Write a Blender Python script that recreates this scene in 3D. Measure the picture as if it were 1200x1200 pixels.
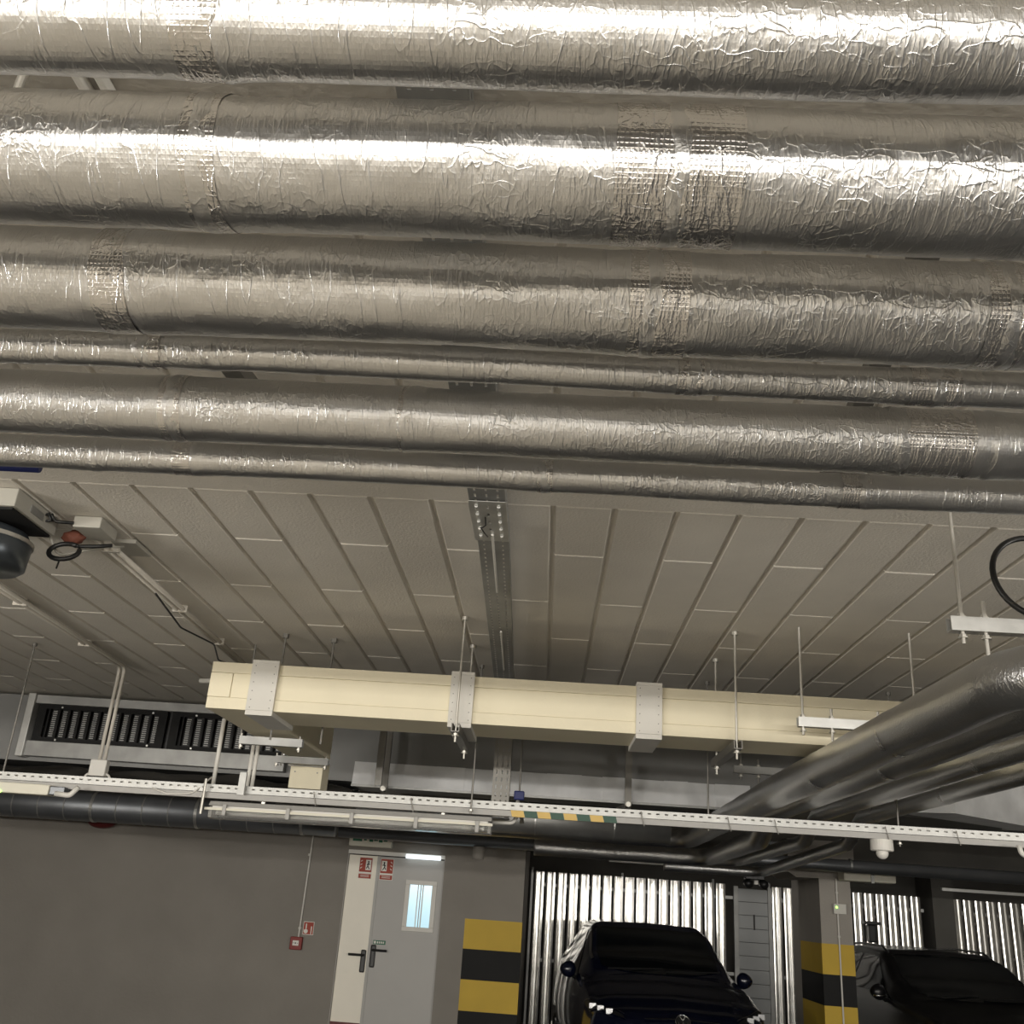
import bpy, bmesh, math, random
from mathutils import Vector, Matrix, noise
random.seed(7)
for o in list(bpy.data.objects): bpy.data.objects.remove(o)
S = bpy.context.scene
COL = S.collection
PI = math.pi

# ------------------------------------------------------------------ camera
FPX, EYE = 1150.0, 1.65
PIT, YAW, ROL = math.radians(21.7), math.radians(3.1), math.atan(.07)
fw = Vector((-math.sin(YAW)*math.cos(PIT), math.cos(YAW)*math.cos(PIT), math.sin(PIT)))
R0 = Vector((math.cos(YAW), math.sin(YAW), 0)); U0 = R0.cross(fw)
RR = math.cos(ROL)*R0 + math.sin(ROL)*U0; UU = math.cos(ROL)*U0 - math.sin(ROL)*R0
cd = bpy.data.cameras.new('camera'); cam = bpy.data.objects.new('camera', cd); COL.objects.link(cam)
cd.sensor_width = 36; cd.lens = 36*FPX/1200; cd.clip_start = .05; cd.clip_end = 100
M = Matrix((RR, UU, -fw)).transposed().to_4x4(); M.translation = Vector((0, 0, EYE))
cam.matrix_world = M
S.camera = cam

# ------------------------------------------------------------------ world, exposure, lights
w = bpy.data.worlds.new('world'); S.world = w; w.use_nodes = True
w.node_tree.nodes['Background'].inputs[0].default_value = (.9, .85, .75, 1)
w.node_tree.nodes['Background'].inputs[1].default_value = .02
S.view_settings.view_transform = 'Standard'; S.view_settings.look = 'None'
S.view_settings.gamma = 1; S.view_settings.use_curve_mapping = False
S.view_settings.exposure = 0.0
WARM = (1, .955, .88)
def tube_area_light(x, y, z, p, sx=1.5, sy=.12, col=WARM, rot=None):
    l = bpy.data.lights.new('tube_area_light', 'AREA'); l.shape = 'RECTANGLE'; l.size = sx; l.size_y = sy
    l.energy = p; l.color = col
    o = bpy.data.objects.new('tube_area_light', l); COL.objects.link(o); o.location = (x, y, z)
    if rot: o.rotation_euler = rot
    return o
for x, p_ in ((-4.3, 10), (-2.5, 10), (-.7, 9), (1.1, 6.5), (2.9, 5)):
    tube_area_light(x, -1.0, 2.08, p_, sx=1.6, sy=.26, rot=(math.radians(62), 0, 0))
for (x, y) in [(-5, -6.2), (-1.6, -6.2), (1.8, -6.2), (5, -6.2), (-3.6, -10), (0, -10), (3.6, -10)]:
    tube_area_light(x, y, 2.2, 118, rot=(math.radians(70), 0, 0))
tube_area_light(-4.8, .8, 2.0, 80, rot=(math.radians(115), 0, math.radians(-35)))
tube_area_light(5.2, 1.4, 2.0, 80, rot=(math.radians(115), 0, math.radians(35)))
tube_area_light(1.7, 12.1, 2.75, 3.5, col=(1, .96, .9), rot=(math.radians(35), 0, 0))  # added lamp, hidden behind the beam, to brighten the slats
tube_area_light(5.3, 12.1, 2.75, 6, col=(1, .96, .9), rot=(math.radians(35), 0, 0))  # second added lamp, hidden over the next bay

# ------------------------------------------------------------------ materials
def mat(name, col, rough=.6, metal=0, bump=0, bscale=60, var=0, vscale=3, spec=.5, emit=None, es=0, coat=0):
    m = bpy.data.materials.new(name); m.use_nodes = True
    nt = m.node_tree; N = nt.nodes; L = nt.links; b = N['Principled BSDF']
    b.inputs['Base Color'].default_value = (*col, 1); b.inputs['Roughness'].default_value = rough
    b.inputs['Metallic'].default_value = metal; b.inputs['Specular IOR Level'].default_value = spec
    b.inputs['Coat Weight'].default_value = coat
    if emit: b.inputs['Emission Color'].default_value = (*emit, 1); b.inputs['Emission Strength'].default_value = es
    tc = N.new('ShaderNodeTexCoord')
    if var:
        n = N.new('ShaderNodeTexNoise'); n.inputs['Scale'].default_value = vscale; n.inputs['Detail'].default_value = 5
        L.new(tc.outputs['Object'], n.inputs['Vector'])
        r = N.new('ShaderNodeMapRange'); r.inputs[1].default_value = .3; r.inputs[2].default_value = .7
        r.inputs[3].default_value = 1-var; r.inputs[4].default_value = 1+var
        L.new(n.outputs[0], r.inputs[0])
        mx = N.new('ShaderNodeMix'); mx.data_type = 'RGBA'; mx.blend_type = 'MULTIPLY'; mx.inputs[0].default_value = 1
        mx.inputs[6].default_value = (*col, 1); L.new(r.outputs[0], mx.inputs[7]); L.new(mx.outputs[2], b.inputs['Base Color'])
    if bump:
        n2 = N.new('ShaderNodeTexNoise'); n2.inputs['Scale'].default_value = bscale; n2.inputs['Detail'].default_value = 4
        L.new(tc.outputs['Object'], n2.inputs['Vector'])
        bp = N.new('ShaderNodeBump'); bp.inputs['Strength'].default_value = bump; bp.inputs['Distance'].default_value = .01
        L.new(n2.outputs[0], bp.inputs['Height']); L.new(bp.outputs[0], b.inputs['Normal'])
    return m
def foil(name, col=(.62, .62, .62), rough=.30, scrim=.35, crease=1.0, tape=False):
    m = bpy.data.materials.new(name); m.use_nodes = True
    nt = m.node_tree; N = nt.nodes; L = nt.links; b = N['Principled BSDF']
    b.inputs['Base Color'].default_value = (*col, 1); b.inputs['Metallic'].default_value = 1
    uv = N.new('ShaderNodeUVMap')
    def mapping(sc, rot=0):
        mp = N.new('ShaderNodeMapping'); mp.inputs['Scale'].default_value = (sc[0], sc[1], 1)
        mp.inputs['Rotation'].default_value = (0, 0, rot); L.new(uv.outputs[0], mp.inputs['Vector']); return mp.outputs[0]
    def nz(vec, scale, detail=4, dist=0, rgh=.55):
        n = N.new('ShaderNodeTexNoise'); n.inputs['Scale'].default_value = scale; n.inputs['Detail'].default_value = detail
        n.inputs['Roughness'].default_value = rgh; n.inputs['Distortion'].default_value = dist; L.new(vec, n.inputs['Vector']); return n.outputs[0]
    def mth(op, a, bb=None, c=None):
        n = N.new('ShaderNodeMath'); n.operation = op
        for i, v in enumerate((a, bb, c)):
            if v is None: continue
            if isinstance(v, (int, float)): n.inputs[i].default_value = v
            else: L.new(v, n.inputs[i])
        return n.outputs[0]
    # ridged creases: 1-|2n-1| sharpened; lengthwise-squeezed so creases run round the pipe and diagonally
    def ridge(vec, scale, power, dist=.25):
        n = nz(vec, scale, 2, dist, .5)
        a = mth('ABSOLUTE', mth('MULTIPLY_ADD', n, 2, -1)); r = mth('SUBTRACT', 1, a)
        return mth('POWER', r, power)
    masklow = N.new('ShaderNodeMapRange'); masklow.inputs[1].default_value = .42; masklow.inputs[2].default_value = .62
    L.new(nz(mapping((3, 5)), 1.3, 2), masklow.inputs[0])
    mask = masklow.outputs[0]
    c1 = ridge(mapping((22, 4), .25), 1, 60)
    c2 = ridge(mapping((20, 34), -.8), 1, 34)
    c3 = ridge(mapping((60, 26), .5), 1, 12)
    fine = nz(mapping((1, .28)), 300, 4)
    mid = nz(mapping((1, .5)), 34, 3, .4)
    # scrim: woven square net printed through the foil
    sx = N.new('ShaderNodeSeparateXYZ'); L.new(uv.outputs[0], sx.inputs[0])
    gx = mth('POWER', mth('ABSOLUTE', mth('SINE', mth('MULTIPLY', sx.outputs[0], PI/.0065))), 6)
    gy = mth('POWER', mth('ABSOLUTE', mth('SINE', mth('MULTIPLY', sx.outputs[1], PI/.0065))), 6)
    grid = mth('MAXIMUM', gx, gy)
    h = mth('MULTIPLY', c1, .35*crease)
    h = mth('ADD', h, mth('MULTIPLY', mth('MULTIPLY', c2, mask), .38*crease))
    h = mth('ADD', h, mth('MULTIPLY', mth('MULTIPLY', c3, mth('ADD', mask, .35)), .34*crease))
    h = mth('ADD', h, mth('MULTIPLY', mid, .9))
    h = mth('ADD', h, mth('MULTIPLY', fine, .45))
    h = mth('ADD', h, mth('MULTIPLY', nz(mapping((1, .05), .06), 240, 3), .42))
    gm = mth('ADD', mth('MULTIPLY', mth('SUBTRACT', 1, mask), 1), .1)
    h = mth('ADD', h, mth('MULTIPLY', mth('MULTIPLY', grid, gm), scrim*.16 if not tape else .18))
    bp = N.new('ShaderNodeBump'); bp.inputs['Strength'].default_value = .7; bp.inputs['Distance'].default_value = .0024
    L.new(h, bp.inputs['Height']); L.new(bp.outputs[0], b.inputs['Normal'])
    rr = N.new('ShaderNodeMapRange'); rr.inputs[3].default_value = rough-.05; rr.inputs[4].default_value = rough+.12
    L.new(nz(mapping((2, 3)), 3, 4), rr.inputs[0]); L.new(rr.outputs[0], b.inputs['Roughness'])
    return m
FOIL = foil('foil_jacket'); TAPE = foil('foil_tape', (.66, .65, .64), .2, crease=1.7, tape=True)
FOILD = foil('foil_jacket_dull', (.62, .60, .56), .3, crease=.7)
PANEL = mat('painted_panel', (.74, .70, .63), .85, bump=.35, bscale=90, var=.05, vscale=2.5)
SLAB = mat('concrete_soffit', (.42, .39, .34), .9, bump=.3, bscale=40, var=.08)
WALL = mat('painted_wall', (.27, .25, .222), .8, bump=.25, bscale=35, var=.07, vscale=1.6)
WALLB = mat('rear_hall_wall', (.30, .29, .27), .8, var=.05)
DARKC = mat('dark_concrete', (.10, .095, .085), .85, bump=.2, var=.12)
PIL = mat('pillar_paint', (.36, .335, .30), .8, bump=.2, var=.06)
FLOORD = mat('darkened_floor', (.10, .10, .10), .5, bump=.1, var=.1)  # dark tone added to unseen floor so the foil mirrors it
FLOOR = mat('floor_coating', (.50, .465, .40), .5, bump=.1, var=.1, vscale=1.2)
ZINC = mat('zinc', (.62, .62, .60), .38, .85, bump=.08, bscale=25, var=.14, vscale=9)
ZINCD = mat('dull_zinc', (.36, .36, .35), .5, .7, bump=.1, bscale=20, var=.15, vscale=6)
ZINCW = mat('white_zinc', (.55, .55, .53), .45, .3, var=.08, vscale=14)
STEEL = mat('rod_steel', (.60, .58, .53), .4, .8)
STEELD = mat('rod_steel_dark', (.25, .24, .22), .5, .7)
DUCT = mat('duct_sheet', (.24, .24, .235), .55, .3, bump=.06, bscale=8, var=.1, vscale=2)
SPIRAL = mat('spiral_sheet', (.22, .23, .245), .42, .7, var=.12, vscale=3)
FLASH = mat('flashing_foil', (.88, .89, .90), .4, .15, bump=.25, bscale=9, var=.12, vscale=5)
GREYP = mat('grey_plastic', (.42, .41, .39), .5)
CPAINT = mat('conduit_paint', (.62, .585, .52), .6)
BOXP = mat('box_plastic', (.40, .385, .34), .55)
COVER = mat('clear_plastic', (.9, .9, .88), .12)
COVER.node_tree.nodes['Principled BSDF'].inputs['Transmission Weight'].default_value = .9
COVER.node_tree.nodes['Principled BSDF'].inputs['IOR'].default_value = 1.2
CREAM = mat('cream_board', (.86, .79, .60), .75, bump=.12, bscale=60, var=.03)
BOARD = mat('grey_board', (.72, .70, .65), .8, bump=.1, var=.05)
WHITE = mat('white_plastic', (.72, .70, .65), .45)
CREAMP = mat('cream_plastic', (.74, .71, .60), .5)
CLEAR = mat('clear_cover', (.80, .80, .78), .18, 0, spec=.7)
DOORM = mat('door_paint', (.44, .43, .41), .45, var=.02)
DOORL = mat('door_paint_lit', (.95, .90, .78), .45, var=.02)  # door paint with the left leaf's brighter light put into the colour
BLACK = mat('black_plastic', (.012, .012, .012), .4)
BLKP = mat('black_paint', (.012, .012, .012), .65, var=.1, spec=.25)
YEL = mat('yellow_paint', (.60, .40, .035), .6, var=.06)
GRN = mat('green_tape', (.05, .11, .08), .6)
ORG = mat('amber_tape', (.72, .50, .16), .6)
RED = mat('red_plastic', (.24, .02, .014), .5)
REDD = mat('dark_red_plastic', (.12, .012, .012), .5)
REDS = mat('red_print', (.38, .055, .03), .6)
WHT = mat('white_print', (.85, .82, .76), .6)
EGR = mat('green_print', (.03, .16, .09), .6)
BLUE = mat('blue_plastic', (.015, .025, .14), .5)
BROWN = mat('brown_clay', (.16, .05, .03), .7, bump=.5, bscale=30)
DRUM = mat('drum_blue_grey', (.10, .115, .13), .3, .5)
GLOW = mat('lit_strip', (.9, .95, 1), .4, emit=(.86, .96, 1), es=1.3)
PANE = mat('lit_pane', (.3, .45, .5), .15, emit=(.42, .66, .76), es=.95)
LED = mat('green_led', (.2, 1, .1), .4, emit=(.35, 1, .1), es=5)
CARB = mat('navy_car_paint', (.003, .005, .018), .22, .2, coat=.7)
CARK = mat('black_car_paint', (.004, .004, .005), .35, coat=.1)
GLASS = mat('dark_glass', (.004, .005, .006), .06, spec=.5)
TYRE = mat('tyre', (.02, .02, .02), .9)
CHROME = mat('chrome', (.8, .8, .8), .12, 1)
LENS = mat('lamp_lens', (.75, .78, .8), .1, .6)
LEDW = mat('lamp_cell', (.95, .97, 1), .15, .9)
SLAT = mat('galvanised_slat', (.80, .79, .76), .24, .95, bump=.12, bscale=6, var=.1, vscale=4)
SHUT = mat('shutter_slat', (.40, .41, .41), .5, .2)

# ------------------------------------------------------------------ mesh helpers
def link(name, bm, m, parent=None, smooth=False):
    me = bpy.data.meshes.new(name); bmesh.ops.recalc_face_normals(bm, faces=bm.faces); bm.to_mesh(me); bm.free()
    if smooth:
        for p in me.polygons: p.use_smooth = True
    me.materials.append(m)
    o = bpy.data.objects.new(name, me); COL.objects.link(o)
    if parent is not None:
        o.parent = parent; o.matrix_parent_inverse = Matrix.Translation(-parent.location)
    return o
def rel(o, parent): return o
def tag(o, label, cat, group=None, kind=None):
    o['label'] = label
    if cat: o['category'] = cat
    if group: o['group'] = group
    if kind: o['kind'] = kind
    return o
def thing(name, label, cat, loc=(0, 0, 0), group=None):
    o = bpy.data.objects.new(name, None); COL.objects.link(o); o.location = loc; o.empty_display_size = .1
    return tag(o, label, cat, group)
def struct(name, bm, m, label=None, smooth=False):
    o = link(name, bm, m, smooth=smooth); o['kind'] = 'structure'; o['label'] = label or name.replace('_', ' ')
    o['category'] = name.split('_')[0]
    return o
def nb(): return bmesh.new()
def box(bm, x0, x1, y0, y1, z0, z1, bev=0):
    r = bmesh.ops.create_cube(bm, size=1)
    vs = r['verts']
    for v in vs:
        v.co = Vector((x0+(v.co.x+.5)*(x1-x0), y0+(v.co.y+.5)*(y1-y0), z0+(v.co.z+.5)*(z1-z0)))
    if bev:
        es = list({e for v in vs for e in v.link_edges})
        bmesh.ops.bevel(bm, geom=es, offset=bev, segments=2, affect='EDGES', profile=.5)
    return bm
def B(x0, x1, y0, y1, z0, z1, bev=0): return box(nb(), x0, x1, y0, y1, z0, z1, bev)
def frame_of(t):
    up = Vector((0, 0, 1)) if abs(t.z) < .95 else Vector((0, 1, 0))
    a = t.cross(up).normalized(); b = a.cross(t).normalized(); return a, b
def sweep(bm, pts, rad, n=12, caps=True, rfn=None, uv=False):
    pts = [Vector(p) for p in pts]; N = len(pts); rings = []; s = 0; ss = []
    t0 = (pts[1]-pts[0]).normalized(); a, b = frame_of(t0)
    for i, p in enumerate(pts):
        if i: s += (p-pts[i-1]).length
        ss.append(s)
        t = (pts[min(i+1, N-1)]-pts[max(i-1, 0)]).normalized()
        a = (a-t*a.dot(t)).normalized(); b = t.cross(a)
        ring = []
        for k in range(n):
            th = 2*PI*k/n; r = rad[i] if isinstance(rad, (list, tuple)) else rad
            if rfn: r = rfn(s, th, r, p)
            ring.append(bm.verts.new(p+(a*math.cos(th)+b*math.sin(th))*r))
        rings.append(ring)
    lay = bm.loops.layers.uv.verify() if uv else None
    R = rad[0] if isinstance(rad, (list, tuple)) else rad
    for i in range(N-1):
        for k in range(n):
            k2 = (k+1) % n
            f = bm.faces.new((rings[i][k], rings[i+1][k], rings[i+1][k2], rings[i][k2]))
            if uv:
                for l, (u, v) in zip(f.loops, ((ss[i], k), (ss[i+1], k), (ss[i+1], k+1), (ss[i], k+1))):
                    l[lay].uv = (u, v*2*PI*R/n)
    if caps:
        bm.faces.new(rings[0][::-1]); bm.faces.new(rings[-1])
    return bm
def cyl(bm, p, q, r, n=12): return sweep(bm, [p, q], r, n)
def fillet(pts, R, seg=8):
    pts = [Vector(p) for p in pts]; out = [pts[0]]
    for i in range(1, len(pts)-1):
        p = pts[i]; d1 = (pts[i-1]-p); d2 = (pts[i+1]-p); u1 = d1.normalized(); u2 = d2.normalized()
        ang = u1.angle(u2); tl = min(R/math.tan(ang/2), d1.length*.49, d2.length*.49)
        A = p+u1*tl; Bq = p+u2*tl
        for k in range(seg+1):
            t = k/seg; out.append((1-t)**2*A+2*t*(1-t)*p+t*t*Bq)
    out.append(pts[-1]); return out
def densify(pts, step):
    out = [pts[0]]
    for a, b in zip(pts, pts[1:]):
        n = max(1, int((b-a).length/step))
        for k in range(1, n+1): out.append(a.lerp(b, k/n))
    return out
def quadprism(bm, poly, d):        # poly: list of Vector, extruded by vector d
    a = [bm.verts.new(p) for p in poly]; b = [bm.verts.new(Vector(p)+Vector(d)) for p in poly]
    n = len(poly); bm.faces.new(a); bm.faces.new(b[::-1])
    for i in range(n): bm.faces.new((a[i], b[i], b[(i+1) % n], a[(i+1) % n]))
    return bm
def perf(bm, O, U, V, L, W, rows, pitch, hl, hw, th=.002, rivets=False):
    """plate from O along unit U (length L) and V (width W) with rows of through slots (rows: v centres)"""
    O = Vector(O); U = Vector(U).normalized(); V = Vector(V).normalized(); Nn = U.cross(V).normalized()*th
    us = [0]; n = int(L/pitch); off = (L-n*pitch)/2
    for i in range(n):
        c = off+(i+.5)*pitch; us += [c-hl/2, c+hl/2]
    us.append(L); vs = [0]
    for r in rows: vs += [r-hw/2, r+hw/2]
    vs.append(W)
    g = {}
    def vt(i, j, k):
        if (i, j, k) not in g: g[(i, j, k)] = bm.verts.new(O+U*us[i]+V*vs[j]+Nn*k)
        return g[(i, j, k)]
    hole = lambda i, j: i % 2 == 1 and j % 2 == 1 and 0 <= i < len(us)-1 and 0 <= j < len(vs)-1
    solid = lambda i, j: 0 <= i < len(us)-1 and 0 <= j < len(vs)-1 and not hole(i, j)
    for i in range(len(us)-1):
        for j in range(len(vs)-1):
            if not solid(i, j): continue
            for k in (0, 1): bm.faces.new((vt(i, j, k), vt(i+1, j, k), vt(i+1, j+1, k), vt(i, j+1, k)))
            for (di, dj, a, b) in ((-1, 0, (i, j), (i, j+1)), (1, 0, (i+1, j), (i+1, j+1)), (0, -1, (i, j), (i+1, j)), (0, 1, (i, j+1), (i+1, j+1))):
                if not solid(i+di, j+dj): bm.faces.new((vt(*a, 0), vt(*b, 0), vt(*b, 1), vt(*a, 1)))
    return bm
def channel(bm, p, q, w=.041, h=.041, t=.004, lip=True, up=(0, 0, 1)):
    """hot-rolled U channel, open side facing up"""
    p = Vector(p); q = Vector(q); d = (q-p).normalized(); u = Vector(up); s = d.cross(u).normalized()
    prof = [(-w/2, h), (-w/2, 0), (w/2, 0), (w/2, h), (w/2-.009, h), (w/2-.009, h-t), (w/2-t, h-t), (w/2-t, t), (-w/2+t, t), (-w/2+t, h-t), (-w/2+.009, h-t), (-w/2+.009, h)]
    return quadprism(bm, [p+s*x+u*(z-h/2) for x, z in prof], q-p)
def nut(bm, x, y, z, r=.011, h=.008):
    sweep(bm, [(x, y, z-h/2), (x, y, z+h/2)], r, 6); sweep(bm, [(x, y, z-h/2-.003), (x, y, z-h/2)], r*1.5, 14)

def nuts(parent, *ps):
    for p in ps:
        bm = nb(); x, y, z = p
        # hexagon and its washer as one lathe-like piece
        sweep(bm, [(x, y, z+.004), (x, y, z-.004), (x, y, z-.0045), (x, y, z-.008)], [.011, .011, .016, .016], 6)
        link('nut', bm, STEEL, parent)
# ------------------------------------------------------------------ setting
struct('floor_darkened_right', B(.8, 10, -4, 2.3, -.1, 0), FLOORD, 'unseen floor at the right, darkened for the foil reflections')  # added out of view to darken the pipes' reflections at the right
bm = B(-9, 10, -13, -4, -.1, 0); box(bm, -9, .8, -4, 2.3, -.1, 0)
struct('floor', bm, FLOOR, 'pale coated garage floor')
struct('floor_darkened_ahead', B(-9, 10, 2.3, 15.2, -.1, 0), FLOORD, 'unseen floor ahead, darkened for the foil reflections')  # floor tone darkened to give the pipes a dark lower band
bm = B(-9, 10, -13, 15.2, 3.014, 3.2)
def panel(bm, x0, x1, y0, y1):
    zt, zb, c, e = 3.015, 3.0, .011, .008
    x0 += .003; x1 -= .003; y0 += .0008; y1 -= .0008
    t = [bm.verts.new((x, y, zt)) for x, y in ((x0, y0), (x1, y0), (x1, y1), (x0, y1))]
    b = [bm.verts.new((x, y, zb)) for x, y in ((x0+c, y0+e), (x1-c, y0+e), (x1-c, y1-e), (x0+c, y1-e))]
    bm.faces.new(b)
    for i in range(4): bm.faces.new((t[i], t[(i+1) % 4], b[(i+1) % 4], b[i]))
PX = .2245
for k in range(-26, 30):
    X = -.031+k*PX; odd = k % 2
    ys = [3.31] + [y for y in [(4.52 if odd else 3.84)+1.37*i for i in range(-1, 4)] if 3.4 < y < 7.7] + [7.8]
    for a, b in zip(ys, ys[1:]): panel(bm, X, X+PX, a, b)
    ys = [1.62] + [y for y in [(1.9 if odd else 2.6)+1.37*i for i in range(-1, 2)] if 1.7 < y < 2.8] + [2.95]
    for a, b in zip(ys, ys[1:]): panel(bm, X, X+PX, a, b)
struct('ceiling', bm, PANEL, 'beige ceiling of long painted panels with grooves between them')
bm = B(-9, 10, 2.95, 3.3, 2.998, 3.02); struct('trim_1', bm, PANEL, 'plain plaster band across the ceiling between two panel fields')
struct('trim_2', B(-9, 10, 1.0, 1.6, 2.97, 3.02), SLAB, 'brown-grey concrete strip above the overhead pipes')
# wall with a door opening and its returning end
bm = nb()
DX0, DX1, DZ = -2.136, -1.075, 2.085
box(bm, -9, DX0, 11.3, 11.55, 0, 3.014); box(bm, DX1, -.2, 11.3, 11.55, 0, 3.014); box(bm, DX0, DX1, 11.3, 11.55, DZ, 3.014)
box(bm, -.45, -.2, 11.55, 14.9, 0, 3.014)
struct('wall_back', bm, WALL, 'grey-brown painted wall around the steel door')
struct('wall_left', B(-9.2, -9, -13, 11.55, 0, 3.2), WALL)
struct('wall_right', B(10, 10.2, -13, 15.2, 0, 3.2), WALL)
struct('wall_rear_hall', B(-9, 10, -13.2, -13, 0, 3.2), WALLB, 'light wall behind the viewer')
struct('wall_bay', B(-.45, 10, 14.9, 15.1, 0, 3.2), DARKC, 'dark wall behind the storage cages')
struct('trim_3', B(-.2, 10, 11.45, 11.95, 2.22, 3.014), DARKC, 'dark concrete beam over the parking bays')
# pillar
bm = B(2.943, 3.27, 11.3, 12.55, 0, 2.12)
pil = struct('wall_pillar', bm, PIL, 'concrete pillar with yellow and black bands and a small box on it')
bm = nb(); quadprism(bm, [Vector((2.35, 11.28, 2.13)), Vector((2.62, 11.28, 2.16)), Vector((2.7, 11.28, 2.11)), Vector((3.32, 11.28, 2.12)), Vector((3.32, 11.28, 2.5)), Vector((2.62, 11.28, 2.5)), Vector((2.62, 11.28, 2.17)), Vector((2.35, 11.28, 2.17))], (0, .9, 0))
struct('trim_4', bm, PIL, 'widened concrete head of the pillar')
for k in range(5):
    z1 = 1.475-.293*k; z0 = max(z1-.293, 0.01)
    b_ = link('painted_band', B(2.939, 3.274, 11.296, 12.2, z0, z1), YEL if k % 2 == 0 else BLKP, pil); b_['label'] = 'yellow painted band' if k % 2 == 0 else 'black painted band'
wb = bpy.data.objects['wall_back']
for k in range(5):
    z1 = 1.47-.293*k; z0 = max(z1-.293, 0.01)
    b_ = link('painted_band', B(-.808, -.197, 11.297, 11.4, z0, z1), YEL if k % 2 == 0 else BLKP, wb); b_['label'] = 'yellow painted band' if k % 2 == 0 else 'black painted band'
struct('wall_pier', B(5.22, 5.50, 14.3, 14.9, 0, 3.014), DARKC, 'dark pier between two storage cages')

# door ------------------------------------------------------------
XS = -1.80
door = thing('door_1', 'pale steel double door with a lit wired window', 'door', (-1.6, 11.35, 0)); door['kind'] = 'structure'
bm = nb(); box(bm, DX0, DX1, 11.29, 11.36, DZ-.04, DZ)
fr = link('door_frame', bm, WHITE, door); fr['label'] = 'white door frame with a wide top bar'
for x_ in (DX0, DX1-.006): link('door_jamb', B(x_, x_+.006, 11.30, 11.36, 0, DZ-.04), GREYP, door)
lf = link('door_leaf', B(DX0+.008, XS-.012, 11.33, 11.38, .005, DZ-.05, .003), DOORL, door); lf['label'] = 'narrow left leaf, coloured lighter as if lit'
rf = link('door_leaf', B(XS+.012, DX1-.008, 11.325, 11.385, .005, DZ-.05, .003), DOORM, door); rf['label'] = 'wide grey right leaf'
link('cover_strip', B(XS-.014, XS+.014, 11.315, 11.335, .005, DZ-.05), DOORM, door)
kp = link('low_red_plate', B(DX0+.012, XS-.015, 11.322, 11.334, .03, .40), REDD, lf); kp['label'] = 'dark red plate in place of a low object before the door'  # stands in for a dark red low object in front of the door
def handle(parent, x, z, d):
    bm = B(x-.027, x+.027, 11.305, 11.33, z-.17, z+.05, .012)
    sweep(bm, fillet([(x, 11.31, z), (x, 11.26, z), (x+d*.15, 11.26, z)], .02), .013, 10)
    box(bm, x-.006, x+.006, 11.302, 11.306, z-.075, z-.045)
    link('handle', bm, BLACK, parent)
handle(lf, XS-.055, 1.045, -1); handle(rf, XS+.045, 1.10, 1)
bm = nb(); box(bm, XS+.035, XS+.165, 11.318, 11.327, 1.155, 1.195)
o = link('label_plate', bm, EGR, rf)
bm = nb()
for i in range(4): box(bm, XS+.075+i*.021, XS+.088+i*.021, 11.315, 11.319, 1.165, 1.185)
box(bm, XS+.042, XS+.064, 11.315, 11.319, 1.163, 1.187); link('label_print', bm, WHT, rf)
# window in right leaf
wx0, wx1, wz0, wz1 = -1.43, -1.19, 1.35, 1.77
bm = nb()
for (a, b, c, d) in ((wx0-.05, wx1+.05, wz1, wz1+.045), (wx0-.05, wx1+.05, wz0-.045, wz0), (wx0-.05, wx0, wz0, wz1), (wx1, wx1+.05, wz0, wz1)): box(bm, a, b, 11.312, 11.33, c, d, .004)
link('window_frame', bm, WHITE, rf)
pn = link('window_pane', B(wx0, wx1, 11.319, 11.326, wz0, wz1), PANE, rf)
bm = nb(); box(bm, -1.315, -1.306, 11.314, 11.32, wz0, wz1)
o = link('window_bar', bm, DOORM, rf)
bm = nb(); box(bm, -1.345, -1.335, 11.315, 11.32, wz0, wz1); box(bm, -1.292, -1.28, 11.315, 11.32, wz0, wz1); link('window_bar', bm, WHT, rf)
def exit_sign(parent, x, z, flip, y):
    w = .135
    link('safety_sign', B(x-.005, x+w+.005, y-.003, y, z-.07, z+.15), WHT, parent)
    bm = nb(); box(bm, x, x+w, y-.006, y-.003, z, z+.145); box(bm, x, x+w, y-.006, y-.003, z-.065, z-.02); link('sign_ground', bm, REDS, parent)
    bm = nb(); X = (lambda u: x+(w*(1-u) if flip else w*u))
    def q(u0, u1, v0, v1): box(bm, min(X(u0), X(u1)), max(X(u0), X(u1)), y-.009, y-.006, z+v0, z+v1)
    q(.5, .93, .02, .125)
    for i in range(3):
        for s in (0, 1): 
            p = [Vector((X(.08+.1*s), y-.009, z+.03+.035*i+.012*s)), Vector((X(.2+.1*s), y-.009, z+.042+.035*i+.01*s)), Vector((X(.2+.1*s), y-.009, z+.052+.035*i)), Vector((X(.08+.1*s), y-.009, z+.04+.035*i))]
            quadprism(bm, p, (0, .003, 0))
    for i in range(2): q(.15, .85, -.05+.014*i, -.045+.014*i)
    link('sign_symbol', bm, WHT, parent)
    bm = nb(); cx = X(.72)
    sweep(bm, [(cx, y-.012, z+.105), (cx, y-.009, z+.105)], .009, 10)
    d = -1 if flip else 1
    for a, b in (((0, .095), (-.006, .06)), ((-.006, .06), (.014, .03)), ((-.006, .06), (-.022, .035)), ((0, .09), (.016, .075)), ((0, .09), (-.016, .07))):
        cyl(bm, (cx+d*a[0], y-.011, z+a[1]), (cx+d*b[0], y-.011, z+b[1]), .0045, 6)
    link('sign_figure', bm, REDS if 0 else BLKP, parent)
exit_sign(lf, -2.005, 1.865, False, 11.329); exit_sign(rf, -1.772, 1.865, True, 11.324)
lt = tag(link('strip_lamp', B(-1.50, -1.12, 11.25, 11.295, 2.03, 2.075, .006), GLOW), 'small glowing white strip lamp at the top right of the steel door', 'lamp')

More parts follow.
